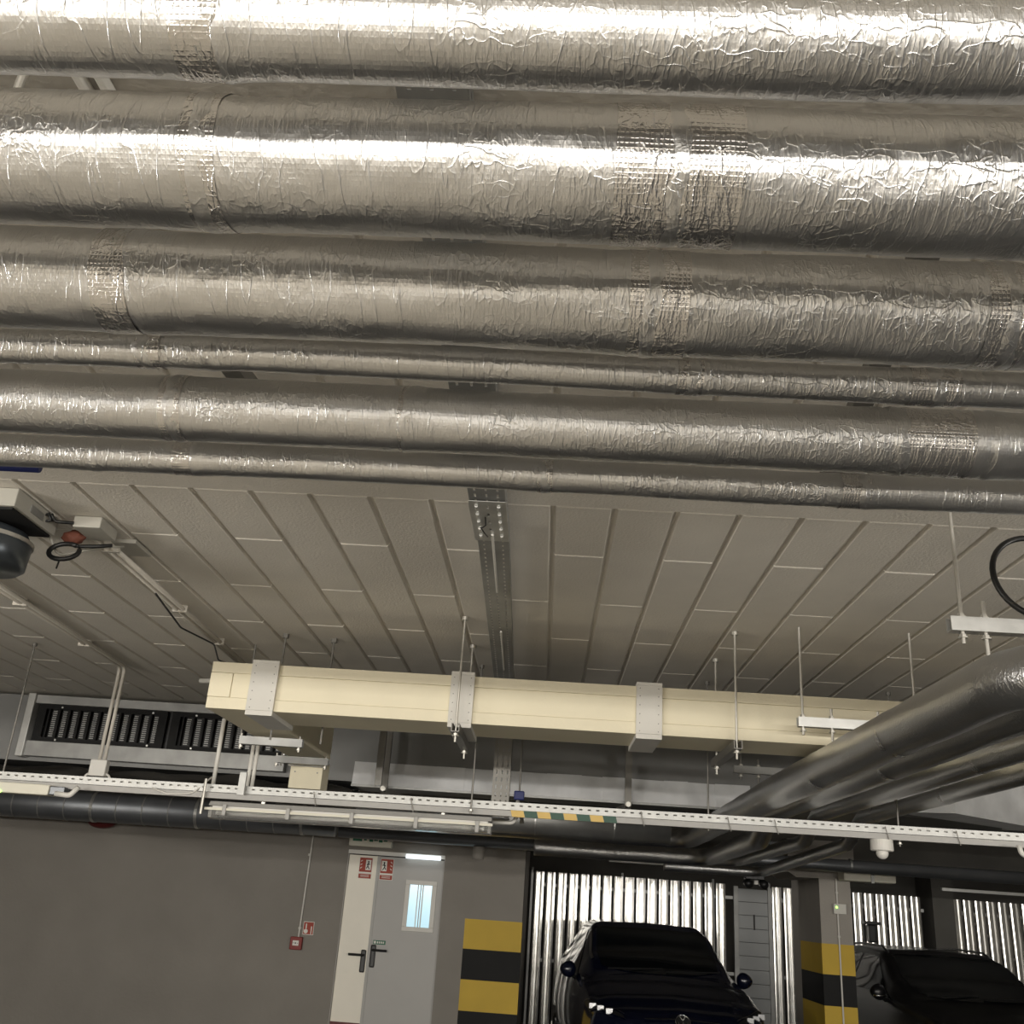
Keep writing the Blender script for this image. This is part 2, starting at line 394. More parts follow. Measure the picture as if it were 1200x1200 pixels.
# exit sign box over door
t = thing('exit_sign', 'pale box sign with green symbols above the steel door', 'sign', (-1.88, 11.2, 2.12))
link('housing', B(-2.12, -1.66, 11.16, 11.3, 2.12, 2.27, .005), CREAMP, t)
bm = nb(); box(bm, -2.08, -1.98, 11.153, 11.16, 2.17, 2.235); box(bm, -1.96, -1.93, 11.153, 11.16, 2.18, 2.225)
for i in range(4): box(bm, -1.90+i*.052, -1.86+i*.052, 11.153, 11.16, 2.17+.012*(i % 2), 2.235)
link('sign_symbol', bm, EGR, t)

# call point, conduit, alarm sign
t = thing('call_point', 'red fire alarm call point at the foot of a thin conduit', 'alarm', (-2.57, 11.28, 1.12))
link('housing', B(-2.635, -2.51, 11.24, 11.3, 1.05, 1.175, .006), RED, t)
link('front_plate', B(-2.605, -2.54, 11.233, 11.24, 1.09, 1.14, .002), WHT, t)
bm = nb(); box(bm, -2.578, -2.567, 11.229, 11.233, 1.108, 1.122); box(bm, -2.598, -2.588, 11.229, 11.233, 1.113, 1.118); box(bm, -2.556, -2.546, 11.229, 11.233, 1.113, 1.118); link('button', bm, BLACK, t)
t = thing('conduit', 'thin white conduit running down the wall to the red call point', 'pipe', (-2.56, 11.28, 1.175))
link('tube', cyl(nb(), (-2.56, 11.28, 1.175), (-2.545, 11.28, 2.3), .009), WHITE, t)
for z in (1.26, 2.0): link('clip', cyl(nb(), (-2.56, 11.285, z-.012), (-2.56, 11.285, z+.012), .017), WHITE, t)
t = thing('fire_sign', 'small square red fire alarm sign to the upper right of the call point', 'sign', (-2.47, 11.29, 1.26))
link('plate', B(-2.525, -2.41, 11.288, 11.296, 1.2, 1.33), WHT, t)
link('sign_ground', B(-2.519, -2.416, 11.284, 11.288, 1.206, 1.324), REDS, t)
bm = nb(); cyl(bm, (-2.492, 11.281, 1.235), (-2.492, 11.285, 1.235), .022, 18); box(bm, -2.498, -2.486, 11.281, 11.285, 1.26, 1.31); box(bm, -2.44, -2.43, 11.281, 11.285, 1.21, 1.285); link('sign_symbol', bm, WHT, t)
bm = nb()
for i in range(9):
    a0, a1 = PI*i/18, PI*(i+1)/18
    pass
bmesh.ops.create_uvsphere(bm, u_segments=24, v_segments=12, radius=.12)
for v in bm.verts: v.co = Vector((-4.9+v.co.x*1.3, 11.22+v.co.y*.6, 2.19+v.co.z*.55))
tag(link('alarm_dome', bm, REDD, smooth=True), 'dark red round alarm dome under the large round duct', 'alarm')

# ------------------------------------------------------------------ overhead foil pipes
def pipe_r(seed, joints, amp=1.0):
    def f(s, th, r, p):
        c, sn = math.cos(th), math.sin(th)
        q = Vector((s*3+seed, c*1.2, sn*1.2)); v = noise.noise(q)*.035*r
        v += noise.noise(Vector((s*11+seed, c*2.4, sn*2.4)))*.016*r*amp
        n3 = noise.noise(Vector((s*38+seed*3, c*5, sn*5+s*9)))
        v += (1-abs(n3)*2.4)*.0045*r*amp if abs(n3) < .42 else 0
        n4 = noise.noise(Vector((s*85+seed*5, c*9, sn*9)))
        v += n4*.004*r*amp
        for j, dep in joints:
            d = s-j-.012*noise.noise(Vector((th*1.3, seed, j)))-.006*math.sin(th+j*9)
            if abs(d) < .12:
                v += -dep*math.exp(-(d/.005)**2)+dep*.8*math.exp(-((d-.014)/.011)**2)+.0016*math.exp(-(d/.05)**4)
        return r+v
    return f
def overhead(Y, r, Z, label, seed, joints_px, tapes, X0=-4.2, X1=4.2, amp=1.0, n=64, fx=1.7):
    xs = []; x = X0
    while x < X1:
        xs.append(x); x += .007 if -fx < x < fx else .04
    xs.append(X1)
    pts = [Vector((x, Y+.004*noise.noise(Vector((x*1.1, seed, 0))), Z+.008*noise.noise(Vector((x*.9, 0, seed))))) for x in xs]
    t = thing('insulated_pipe', label, 'pipe', (X0, Y, Z), 'foil-wrapped pipes crossing overhead')
    js = [(j-X0, .0022) for j in joints_px]
    link('foil_jacket', sweep(nb(), pts, r, n, True, pipe_r(seed, js, amp), True), FOIL, t, True)
    for (j, wd) in tapes:
        tp = []; x = j-wd/2
        while x <= j+wd/2: tp.append(Vector((x, Y+.004*noise.noise(Vector((x*1.1, seed, 0))), Z+.008*noise.noise(Vector((x*.9, 0, seed)))))); x += .006
        base = pipe_r(seed, [], amp)
        f = lambda s, th, rr, p, j=j: base(p.x-X0, th, rr, p)+.0016+.0022*max(0, noise.noise(Vector((p.x*70, math.cos(th)*3, math.sin(th)*3+seed))))
        link('tape_band', sweep(nb(), tp, r, n, False, f, True), TAPE, t, True)
def px2x(px, y, z):     # where the photo column crosses a pipe axis
    a = (px-600)/FPX; d = fw+RR*a
    # solve with vertical freedom: find v so the ray meets (y,z)
    lo = None
    k = (z-EYE)/y
    # (d.z+v*UU.z)=k*(d.y+v*UU.y)
    v = (k*d.y-d.z)/(UU.z-k*UU.y); e = d+UU*v
    return e.x*y/e.y
PIPES = [
 (.885, .060, 2.62, 'thick foil-wrapped pipe nearest overhead, cut by the upper edge of the photo', 1.3, [262], [(250, .07)], .6),
 (1.100, .092, 2.60, 'widest foil-wrapped pipe, second from the upper edge of the photo', 4.1, [238, 770], [(790, .17), (258, .05)], 1.25),
 (1.402, .086, 2.60, 'wide wrinkled foil-wrapped pipe, third from the upper edge of the photo', 7.7, [745, 1148, 165], [(770, .10), (1160, .07), (150, .06)], 1.4),
 (1.640, .034, 2.60, 'thin foil-wrapped pipe tucked behind the third wide pipe', 9.2, [165, 240, 800, 1080], [(180, .05), (808, .05), (1090, .09)], .9),
 (1.885, .070, 2.60, 'medium foil-wrapped pipe, second from the panelled ceiling', 12.6, [205, 472, 1036, 1146], [(212, .05), (478, .025), (1090, .15)], .8),
 (2.140, .040, 2.60, 'thin foil-wrapped pipe closest to the panelled ceiling and rods', 15.4, [110, 228, 628, 1000], [(222, .06), (640, .04), (1000, .07)], .8)]
for (Y, r, Z, lab, sd, jp, tp, am) in PIPES:
    overhead(Y, r, Z, lab, sd, [px2x(j, Y, Z) for j in jp], [(px2x(j, Y, Z), w_) for j, w_ in tp], amp=am, n=72 if r > .05 else 48, fx=1.1 if Y < 1 else 1.7 if Y < 1.5 else 2.1)

# ------------------------------------------------------------------ cable trays under ceiling
t = thing('cable_tray', 'perforated steel cable tray running away along the ceiling behind the cream duct', 'cable tray', (-.25, 3.1, 2.93))
bm = nb(); perf(bm, (-.31, .7, 2.895), (0, 1, 0), (1, 0, 0), 2.72, .12, [.022, .06, .098], .05, .025, .007)
perf(bm, (-.31, .7, 2.895), (0, 1, 0), (0, 0, 1), 2.72, .05, [.025], .05, .02, .008); perf(bm, (-.19, .7, 2.895), (0, 1, 0), (0, 0, 1), 2.72, .05, [.025], .05, .02, .008)
link('near_tray', bm, ZINCD, t)
bm = nb()
for i in range(5):
    for xx in (-.288, -.212):
        y = 3.06+i*.07; sweep(bm, [(xx, y, 2.885), (xx, y+.028, 2.885)], .006, 8)
link('splice_plate', perf(bm, (-.313, 3.02, 2.888), (0, 1, 0), (1, 0, 0), .38, .126, [.025, .063, .101], .07, .026, .008), ZINC, t)
a, b = Vector((-.25, 3.40, 2.915)), Vector((-.32, 6.95, 2.915)); d = (b-a); sd_ = d.normalized().cross(Vector((0, 0, 1)))
bm = nb(); O = a-sd_*.058
perf(bm, O, d, sd_, d.length, .116, [.022, .058, .094], .05, .022, .007)
perf(bm, O, d, (0, 0, 1), d.length, .045, [.022], .05, .02, .008); perf(bm, O+sd_*.116, d, (0, 0, 1), d.length, .045, [.022], .05, .02, .008)
link('far_tray', bm, ZINCD, t)
bm = nb(); O = Vector((-.38, 6.98, 2.16)); perf(bm, O, (0, 0, 1), (1, 0, 0), .76, .12, [.022, .06, .098], .05, .026, .008)
perf(bm, O, (0, 0, 1), (0, 1, 0), .76, .04, [.02], .05, .02, .008); perf(bm, O+Vector((.12, 0, 0)), (0, 0, 1), (0, 1, 0), .76, .04, [.02], .05, .02, .008)
link('drop_tray', bm, STEELD, t)
tag(link('cable', cyl(nb(), (-.245, 3.32, 2.88), (-.262, 4.1, 2.905), .005, 8), WHITE), 'thin white cable end on the ceiling cable tray, nearer the splice plate', 'cable')
tag(link('cable', cyl(nb(), (-.27, 4.75, 2.9), (-.285, 5.6, 2.9), .005, 8), WHITE), 'thin white cable end on the ceiling cable tray, just above the cream duct', 'cable')
t = tag(link('cable_tie', sweep(nb(), [(-.262, 3.16, 2.886), (-.262, 3.2, 2.87), (-.275, 3.23, 2.872), (-.283, 3.25, 2.88), (-.27, 3.28, 2.87), (-.262, 3.33, 2.876)], .0025, 6), BLACK), 'short black cable tie on the plate of the ceiling tray', 'cable tie')
# rails partly seen between the overhead pipes
for (x, y0, y1, lab) in [(.68, 1.5, 2.75, 'dark steel rail above the overhead pipes at the right'), (-.95, 1.5, 2.6, 'dark steel rail above the overhead pipes at the left')]:
    tag(link('mounting_rail', channel(nb(), (x, y0, 2.90), (x+.12, y1, 2.90), .05, .04), STEELD), lab, 'rail')
t = thing('ceiling_conduit', 'pair of light conduits glimpsed between the two uppermost pipes at the left', 'conduit', (-1.1, 1.2, 2.95))
for dx in (0, .04): link('tube', cyl(nb(), (-.90+dx, .9, 2.955), (-.88+dx, 1.62, 2.955), .012), WHITE, t)
tag(link('pipe_hook', cyl(nb(), (-.955, 1.25, 2.80), (-.94, 1.24, 2.97), .008), STEEL), 'short steel pipe hook glimpsed beside the paired conduits', 'hook')

# ------------------------------------------------------------------ white perforated tray at Y=6
t = thing('cable_tray', 'long white perforated cable tray hanging across the hall, with tape bands', 'cable tray', (0, 6, 2.13))
TX0, TX1 = -4.6, 4.3
zt = lambda x: 2.163+.004*x
U = Vector((1, 0, .004)).normalized()
O = Vector((TX0, 6.0, zt(TX0)-.004)); L_ = TX1-TX0
bm = nb(); perf(bm, O, U, (0, 0, 1), L_, .044, [.026], .05, .02, .008)
link('front_flange', bm, ZINCW, t)
bm = nb(); perf(bm, O+Vector((0, .1, 0)), U, (0, 0, 1), L_, .052, [.030], .05, .02, .008); perf(bm, O, U, (0, 1, 0), L_, .1, [.03, .07], .05, .02, .008)
link('tray_floor', bm, ZINC, t)
bm = nb()
quadprism(bm, [Vector((TX0, 5.985, zt(TX0)-.040)), Vector((TX0, 6.03, zt(TX0)-.040)), Vector((TX0, 6.03, zt(TX0)-.008)), Vector((TX0, 5.985, zt(TX0)-.008))], U*L_)
tr = link('lower_trunking', bm, GREYP, t)
x = -.21
for i in range(8):
    tgt = nb()
    quadprism(tgt, [Vector((x+.01, 5.982, zt(x)-.042)), Vector((x+.085, 5.982, zt(x)-.042)), Vector((x+.075, 5.982, zt(x)-.006)), Vector((x, 5.982, zt(x)-.006))], (0, .002, 0)); x += .077
    o = link('warning_tape', tgt, GRN if i % 2 else ORG, tr); o['label'] = 'dark green tape band' if i % 2 else 'amber tape band'
for i, x in enumerate((-1.38, -.8, .55, 1.05, 1.32, 1.95, 2.35)):
    link('cable_tie', sweep(nb(), [(x, 5.978, zt(x)+.03), (x+.006, 5.976, zt(x)), (x+.02, 5.978, zt(x)-.05)], .003, 6), STEELD, t)
# threaded rods that hold it
def rod_thing(x0, y0, z0, x1, y1, z1, label, r=.0055, m=STEEL, clip=None, group='threaded rods holding the white cable tray'):
    t = thing('threaded_rod', label, 'rod', (x0, y0, z0), group)
    link('rod', cyl(nb(), (x0, y0, z0), (x1, y1, z1), r, 10), m, t)
    bm = nb(); nut(bm, x1, y1, z1+.02); link('nut', bm, STEEL, t)
    bm = nb(); sweep(bm, [(x0, y0, z0-.02), (x0, y0, z0)], .014, 10); link('anchor', bm, STEELD, t)
rod_thing(-3.62, 5.9, 2.998, -3.62, 5.9, 2.2, 'thin threaded rod left of the black grille, the leftmost one')
rod_thing(-3.32, 6.06, 2.998, -3.32, 6.06, 2.13, 'thin threaded rod running down beside the left end of the grille', m=STEELD)
rod_thing(-.44, 5.95, 2.998, -.44, 5.95, 2.12, 'thin dark threaded rod between the cream duct and tray, left of the perforated drop', m=STEELD)
rod_thing(.95, 6.05, 2.998, .95, 6.05, 2.12, 'thin threaded rod meeting the white tray left of the diagonal pipes', m=STEELD)
rod_thing(2.05, 6.05, 2.998, 2.05, 6.05, 2.10, 'thin threaded rod meeting the white tray right of the white dome', m=STEELD)
t = thing('threaded_rod', 'dark threaded rod with a blue clip right of the perforated drop', 'rod', (-.19, 6.9, 2.99))
link('rod', cyl(nb(), (-.19, 6.9, 2.998), (-.19, 6.9, 2.34), .006, 10), STEELD, t)
link('clip', B(-.225, -.155, 6.86, 6.92, 2.30, 2.36, .008), BLUE, t)
link('bracket', sweep(nb(), [(-.20, 6.89, 2.30), (-.17, 6.89, 2.22), (-.16, 6.89, 2.15)], .014, 8), STEELD, t)

# ------------------------------------------------------------------ cream boxed duct
t = thing('boxed_duct', 'cream fire-board duct crossing under the ceiling with grey collars', 'duct', (0, 5.2, 2.47))
def board_run(bm, x0, x1, y0, y1, z0, z1):
    box(bm, x0, x1, y0, y1, z0, z1, .003)
bm = nb(); board_run(bm, -1.77, 3.4, 5.0, 5.40, 2.478, 2.712)
body = link('duct_body', bm, CREAM, t)
bm = nb(); cuts = [-1.77, -1.485, -.46, .49, 3.4]
for a_, b_ in zip(cuts, cuts[1:]):
    box(bm, a_+.001, b_-.001, 4.988, 5.0, 2.478, 2.536, .0015); box(bm, a_+.001, b_-.001, 4.988, 5.0, 2.664, 2.718, .0015)
box(bm, -1.77, -1.655, 4.988, 5.0, 2.538, 2.662, .0015)
link('edge_board', bm, CREAM, t)
link('inset_board', B(-1.653, 3.4, 4.994, 5.0, 2.538, 2.662), CREAM, t)
for (xc, ww) in [(-1.485, .14), (-.46, .12), (.49, .13)]:
    bm = nb(); box(bm, xc-ww/2, xc+ww/2, 4.968, 4.987, 2.4775, 2.7185); box(bm, xc-ww/2, xc+ww/2, 4.968, 5.42, 2.452, 2.477, .002); box(bm, xc-ww/2, xc+ww/2, 4.968, 5.42, 2.719, 2.736, .002); box(bm, xc-ww/2, xc+ww/2, 5.402, 5.42, 2.478, 2.718)
    c = link('collar', bm, BOARD, t)
    bm = nb()
    for zz in (2.49, 2.53, 2.575, 2.62, 2.665, 2.705):
        for s in (-1, 1): sweep(bm, [(xc+s*ww*.36, 4.9665, zz), (xc+s*ww*.36, 4.9685, zz)], .0028, 8)
    link('screw', bm, STEELD, c)
bm = nb(); board_run(bm, -1.77, -1.50, 5.4, 6.85, 2.478, 2.712); link('side_branch', bm, CREAM, t)
tt = thing('inspection_box', 'small square cream box below the duct branch, with two screws', 'box', (-1.66, 6.95, 2.28))
link('housing', B(-1.775, -1.55, 6.89, 7.1, 2.285, 2.478, .004), CREAM, tt)
link('lid', B(-1.79, -1.54, 6.87, 6.90, 2.43, 2.443, .002), WHITE, tt)
for xx in (-1.74, -1.585): link('screw', sweep(nb(), [(xx, 6.886, 2.395), (xx, 6.891, 2.395)], .005, 8), STEELD, tt)

# trapeze hangers ----------------------------------------------------
def trapeze(label, p, q, rods, m=ZINC, w=.041, top=2.998, stubs=(), rr=.0065, rm=STEEL):
    t = thing('trapeze_hanger', label, 'hanger', p, 'trapeze hangers of channel and threaded rod')
    link('channel', channel(nb(), p, q, w, .045), m, t)
    for (x, y) in rods:
        f = 0
        z = p[2]
        c = link('rod', cyl(nb(), (x, y, top), (x, y, z-.06), rr, 10), rm, t)
        nuts(c, (x, y, z+.032), (x, y, z-.034))
    for (x, y, up, dn) in stubs:
        c = link('pipe_bolt', cyl(nb(), (x, y, p[2]+up), (x, y, p[2]-dn), .007, 10), rm, t)
        nuts(c, (x, y, p[2]+.032), (x, y, p[2]-.034))
trapeze('nearest trapeze channel at the right edge carrying the diagonal pipes', (1.215, 2.99, 2.54), (2.35, 2.99, 2.54), [(1.255, 2.99), (2.28, 2.99)], stubs=[(1.325, 2.99, .08, .14), (1.543, 2.99, .05, .15), (1.862, 2.99, .05, .16), (2.167, 2.99, .05, .16)])
trapeze('middle trapeze channel over the diagonal pipes in front of the cream duct end', (1.165, 4.72, 2.535), (2.35, 4.72, 2.535), [(1.19, 4.72), (1.72, 4.72), (2.28, 4.72)], stubs=[(1.325, 4.72, .07, .14), (1.543, 4.72, .07, .15), (1.862, 4.72, .05, .16), (2.167, 4.72, .05, .16)])
trapeze('farthest dark trapeze channel over the diagonal pipes, below the cream duct', (1.17, 6.42, 2.53), (2.35, 6.42, 2.53), [(1.215, 6.42), (2.28, 6.42)], m=ZINCD, stubs=[(1.325, 6.42, .07, .14), (1.543, 6.42, .05, .15), (1.862, 6.42, .05, .16), (2.167, 6.42, .05, .16)], rm=STEELD)
# hangers of the cream duct: rail runs along Y beneath it
for (x, lab) in [(-.465, 'hanger under the cream duct at its middle grey collar'), (.905, 'hanger under the cream duct left of the diagonal pipes')]:
    t = thing('trapeze_hanger', lab, 'hanger', (x, 4.9, 2.43), 'hangers of the cream duct')
    link('channel', channel(nb(), (x, 4.83, 2.43), (x, 5.52, 2.43), .041, .041), STEELD, t)
    for y in (4.87, 5.46):
        c = link('rod', cyl(nb(), (x, y, 2.998), (x, y, 2.365), .006, 10), STEEL, t)
        bm = nb(); nut(bm, x, y, 2.402, .013, .01); sweep(bm, [(x, y, 2.98), (x, y, 2.998)], .018, 10); link('nut', bm, STEEL, c)
for (y, x0, x1, z, lab) in [(5.75, -1.80, -1.43, 2.43, 'pale hanger channel under the branch of the cream duct, nearer one'), (6.72, -1.84, -1.48, 2.45, 'grey hanger channel above the small cream box')]:
    t = thing('trapeze_hanger', lab, 'hanger', (x0, y, z), 'hangers of the duct branch')
    link('channel', channel(nb(), (x0, y, z), (x1, y, z), .041, .045), ZINCD, t)
    for x in (x0+.02, x1-.0): 
        xx = x0-.005+.01 if x < (x0+x1)/2 else x1-.02
        c = link('rod', cyl(nb(), (xx, y, 2.998 if False else z+.04), (xx, y, z-.05), .006, 10), STEEL, t)
    xx = x1+.10; 
    link('rod', cyl(nb(), (-1.80, y, 2.998), (-1.80, y, z-.04), .006, 10), STEELD, t)
    nuts(t, (x0+.01, y, z-.032), (x1-.02, y, z-.032))

# ------------------------------------------------------------------ diagonal foil pipes at the right
def diag(X, r, Z, label, seed, tail, joints, m=FOIL, start=None):
    YS = 2.70+(X-1.325)*1.0
    pts = [(4.2, YS-.04, Z), (X, YS, Z)] if start is None else start
    pts = pts+tail
    P = densify(fillet(pts, .3 if r > .06 else .2, 10), .022)
    t = thing('insulated_pipe', label, 'pipe', (X, 5, Z), 'foil-wrapped pipes running away at the right')
    link('foil_jacket', sweep(nb(), P, r, 40, True, pipe_r(seed, [(j, .0015) for j in joints], .35), True), m, t, True)
    for j in joints:
        acc = 0; tp = []
        for a_, b_ in zip(P, P[1:]):
            acc += (b_-a_).length
            if j-.035 <= acc <= j+.04: tp.append(b_)
        if len(tp) > 1:
            base = pipe_r(seed, [], .9); off = j-.035
            link('tape_band', sweep(nb(), tp, r+.0014, 40, False, None, True), TAPE, t, True)
diag(1.325, .088, 2.35, 'widest of the diagonal foil pipes at the right, the leftmost of the four', 21, [(1.325, 6.0, 2.35), (1.325, 9.6, 2.31), (-2.6, 9.75, 2.31)], [2.1, 2.45, 3.9, 5.0])
diag(1.543, .075, 2.35, 'second diagonal foil pipe, tight against the widest one', 23, [(1.543, 7.1, 2.35), (1.543, 7.5, 2.2), (1.543, 9.92, 2.17), (-.1, 10.02, 2.17)], [2.0, 4.2])
diag(1.862, .050, 2.35, 'third diagonal foil pipe, the thinner one with a bright ridge', 25, [(1.862, 7.1, 2.35), (1.862, 7.5, 2.2), (1.862, 10.2, 2.17), (.8, 10.3, 2.17)], [2.2, 3.4, 5.1])
diag(2.167, .048, 2.35, 'lowest diagonal foil pipe, farthest to the right of the four', 27, [(2.167, 7.1, 2.35), (2.167, 7.5, 2.2), (2.167, 10.48, 2.10), (1.2, 10.5, 2.10)], [2.5, 4.0, 5.2])
# dark thin pipe along the wall line
t = thing('round_pipe', 'thin dark grey pipe running level below the white tray across to the right', 'pipe', (0, 10.7, 2.23))
link('tube', sweep(nb(), [(-2.15, 10.7, 2.235), (6.5, 10.7, 2.215)], .062, 24), SPIRAL, t, True)
for x in (.2, .85, 1.95, 3.1): link('joint_ring', cyl(nb(), (x, 10.7, 2.23), (x+.02, 10.7, 2.23), .066, 24), ZINCD, t)
# spiral duct left
t = thing('spiral_duct', 'large round grey spiral duct running along the top of the wall at the left', 'duct', (-5, 10.75, 2.3))
link('tube', sweep(nb(), [(-9, 10.75, 2.30), (-2.2, 10.75, 2.33)], .155, 36), SPIRAL, t, True)
x = -6.2; i = 0
while x < -2.3:
    link('seam_ring', cyl(nb(), (x, 10.75, 2.3+(x+9)*.0044), (x+.012+.02*(i % 4 == 1), 10.75, 2.3+(x+9)*.0044), .160, 36), ZINC if i % 4 == 1 else ZINCD, t); x += .28; i += 1
# second round duct behind the silver duct's bottom
t = thing('spiral_duct', 'round sheet-metal duct under the flat silver duct, behind the white tray', 'duct', (0, 9.2, 2.5))
link('tube', sweep(nb(), [(-1.3, 9.2, 2.36), (1.1, 9.2, 2.36)], .13, 36), ZINCD, t, True)
for x in (-.9, -.1, .6): link('seam_ring', cyl(nb(), (x, 9.2, 2.36), (x+.012, 9.2, 2.36), .134, 36), ZINC, t)

# ------------------------------------------------------------------ big rectangular duct with grille
t = thing('rectangular_duct', 'large grey sheet-metal duct high across the hall with a silver lower edge', 'duct', (0, 8.3, 2.45))
link('duct_body', B(-7.5, 5.5, 8.02, 8.75, 2.47, 2.995), DUCT, t)
bm = nb(); x = -1.55; i = 0
while x < 1.5:
    w_ = .22+.05*math.sin(i*2.1); d0 = .006*(i % 2)
    quadprism(bm, [Vector((x, 7.97-d0, 2.445)), Vector((x, 8.02, 2.445)), Vector((x, 8.02, 2.625)), Vector((x, 8.005-d0, 2.625))], (w_+.01, .004*math.sin(i*1.7), .003*math.sin(i*3)))
    x += w_; i += 1
link('edge_flashing', bm, FLASH, t)
link('edge_angle', B(-1.55, 1.6, 7.955, 7.975, 2.428, 2.446), ZINCD, t)
g = thing('ventilation_grille', 'wide black ventilation grille in a metal frame on the big duct', 'grille', (-3.4, 8, 2.5))
bm = nb(); box(bm, -4.24, -2.1, 7.93, 8.015, 2.50, 2.62, .003); box(bm, -4.24, -2.1, 7.93, 8.015, 2.92, 2.99, .003)
link('frame', bm, ZINCD, g)
bm = nb(); box(bm, -4.275, -4.215, 7.90, 8.015, 2.49, 2.995, .006); link('frame_post', bm, ZINCW, g)
gx = [(-4.20, -3.12), (-3.08, -2.0)]
for (a_, b_) in gx:
    bm = nb(); box(bm, a_, b_, 7.96, 7.985, 2.62, 2.655); box(bm, a_, b_, 7.96, 7.985, 2.885, 2.92); box(bm, a_, a_+.07, 7.96, 7.985, 2.655, 2.885); box(bm, b_-.07, b_, 7.96, 7.985, 2.655, 2.885)
    p = link('grille_panel', bm, BLKP, g)
    bm = nb(); x = a_+.09
    while x < b_-.08:
        box(bm, x, x+.012, 7.965, 8.0, 2.655, 2.885); x += .085
        z = 2.66
    link('vertical_vane', bm, BLKP, p)
    bm = nb(); x = a_+.12
    while x < b_-.09:
        z = 2.668
        while z < 2.88: box(bm, x, x+.034, 7.985, 7.992, z, z+.007); z += .0165
        x += .085
    link('louvre', bm, ZINCD, p)
    bm = nb()
    for xx in (a_+.2, b_-.12): sweep(bm, [(xx, 7.955, 2.638), (xx, 7.96, 2.638)], .008, 8); sweep(bm, [(xx, 7.955, 2.90), (xx, 7.96, 2.90)], .008, 8)
    link('screw', bm, ZINC, p)
link('backing', B(-4.2, -2.0, 8.003, 8.018, 2.62, 2.92), BLACK, g)
# lumpy dark lining under the grille
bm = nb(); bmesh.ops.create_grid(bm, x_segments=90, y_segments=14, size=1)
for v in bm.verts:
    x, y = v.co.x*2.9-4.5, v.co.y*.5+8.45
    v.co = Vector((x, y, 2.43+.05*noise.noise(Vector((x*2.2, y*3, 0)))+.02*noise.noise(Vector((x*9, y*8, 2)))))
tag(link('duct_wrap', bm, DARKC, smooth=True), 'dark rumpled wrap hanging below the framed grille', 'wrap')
bm = nb(); quadprism(bm, [Vector((2.2, 7.05, 2.42)), Vector((3.35, 7.93, 2.42)), Vector((5.45, 7.93, 2.42)), Vector((5.45, 7.93, 2.99)), Vector((3.35, 7.93, 2.99)), Vector((2.2, 7.05, 2.99))][:2]+[Vector((3.35, 7.93, 2.99)), Vector((2.2, 7.05, 2.99))], (.35, -.0, 0))
bm.free(); bm = nb()
lo = [Vector((2.25, 7.05, 2.42)), Vector((3.35, 7.94, 2.42)), Vector((6.0, 7.94, 2.42)), Vector((6.0, 7.4, 2.42)), Vector((3.6, 7.0, 2.42))]
quadprism(bm, lo, (0, 0, .57))
bm.free()
bm = nb(); quadprism(bm, [Vector((2.4, 7.25, 2.42)), Vector((3.5, 7.93, 2.42)), Vector((3.9, 7.93, 2.42)), Vector((2.8, 7.10, 2.42))], (0, 0, .57)); box(bm, 3.5, 6.5, 7.90, 8.015, 2.42, 2.99)
tag(link('duct_elbow', bm, FLASH), 'slanted silver-grey duct piece beyond the diagonal pipes at the right edge', 'duct')

# duct brackets (vertical channels with slanting feet)
for (x, lab, dx) in [(-1.27, 'steel duct bracket nearest the cream duct branch', .25), (-1.17+.0, None, 0), (.62, 'steel duct bracket between the cream duct and the white tray, right one', -.16), ]:
    if lab is None: continue
    t = thing('duct_bracket', lab, 'bracket', (x, 7.85, 2.4), 'brackets of the big duct')
    bm = nb(); channel(bm, (x, 7.85, 2.40), (x, 7.85, 2.99), .05, .04, up=(0, 1, 0)); link('upright', bm, STEELD, t)
    bm = nb(); channel(bm, (x, 7.85, 2.40), (x+dx, 8.3, 2.34), .045, .04); link('foot', bm, STEELD, t)
    link('bolt', cyl(nb(), (x, 7.80, 2.41), (x, 7.84, 2.41), .02, 8), STEEL, t)
t = thing('duct_bracket', 'steel duct bracket in front of the silver edge, left of the perforated drop', 'bracket', (-.93, 7.5, 2.4), 'brackets of the big duct')
link('upright', channel(nb(), (-1.26+.0, 7.5, 2.40), (-1.26+.0, 7.5, 2.99), .05, .04, up=(0, 1, 0)), STEELD, t)
bpy.data.objects.remove(t.children[0]) if False else None

# ------------------------------------------------------------------ luminaire on the tray
t = thing('strip_luminaire', 'long unlit twin-tube light fitting with a clear cover under the white tray', 'lamp', (-1.15, 6.1, 2.03))
LX0, LX1, LY = -2.0, -.32, 6.07
def lum_bar(nm, ya, yb, za, zb, m, x0=LX0, x1=LX1):
    return link(nm, quadprism(nb(), [Vector((x0, ya, za)), Vector((x0, yb, za)), Vector((x0, yb, zb)), Vector((x0, ya, zb))], (x1-x0, 0, .012)), m, t)
link('housing', quadprism(nb(), [Vector((LX0, LY-.075, 2.075)), Vector((LX0, LY+.075, 2.075)), Vector((LX0, LY+.055, 2.10)), Vector((LX0, LY-.055, 2.10))], (LX1-LX0, 0, .012)), GREYP, t)
lum_bar('reflector', LY-.062, LY+.062, 2.058, 2.074, WHITE, LX0+.02, LX1-.02)
for s in (-1, 1): link('lamp_tube', cyl(nb(), (LX0+.04, LY+s*.036, 2.036), (LX1-.04, LY+s*.036, 2.048), .013, 16), CLEAR, t, True)
lum_bar('cover_lip', LY-.084, LY-.076, 2.048, 2.062, CREAMP, LX0-.02, LX1+.01)
prof = [(-.072, 2.06), (-.068, 2.02), (-.05, 2.004), (.05, 2.004), (.068, 2.02), (.072, 2.06), (.069, 2.06), (.065, 2.022), (.048, 2.007), (-.048, 2.007), (-.065, 2.022), (-.069, 2.06)]
link('clear_cover', quadprism(nb(), [Vector((LX0, LY+a_, b_)) for a_, b_ in prof], (LX1-LX0, 0, .012)), COVER, t)
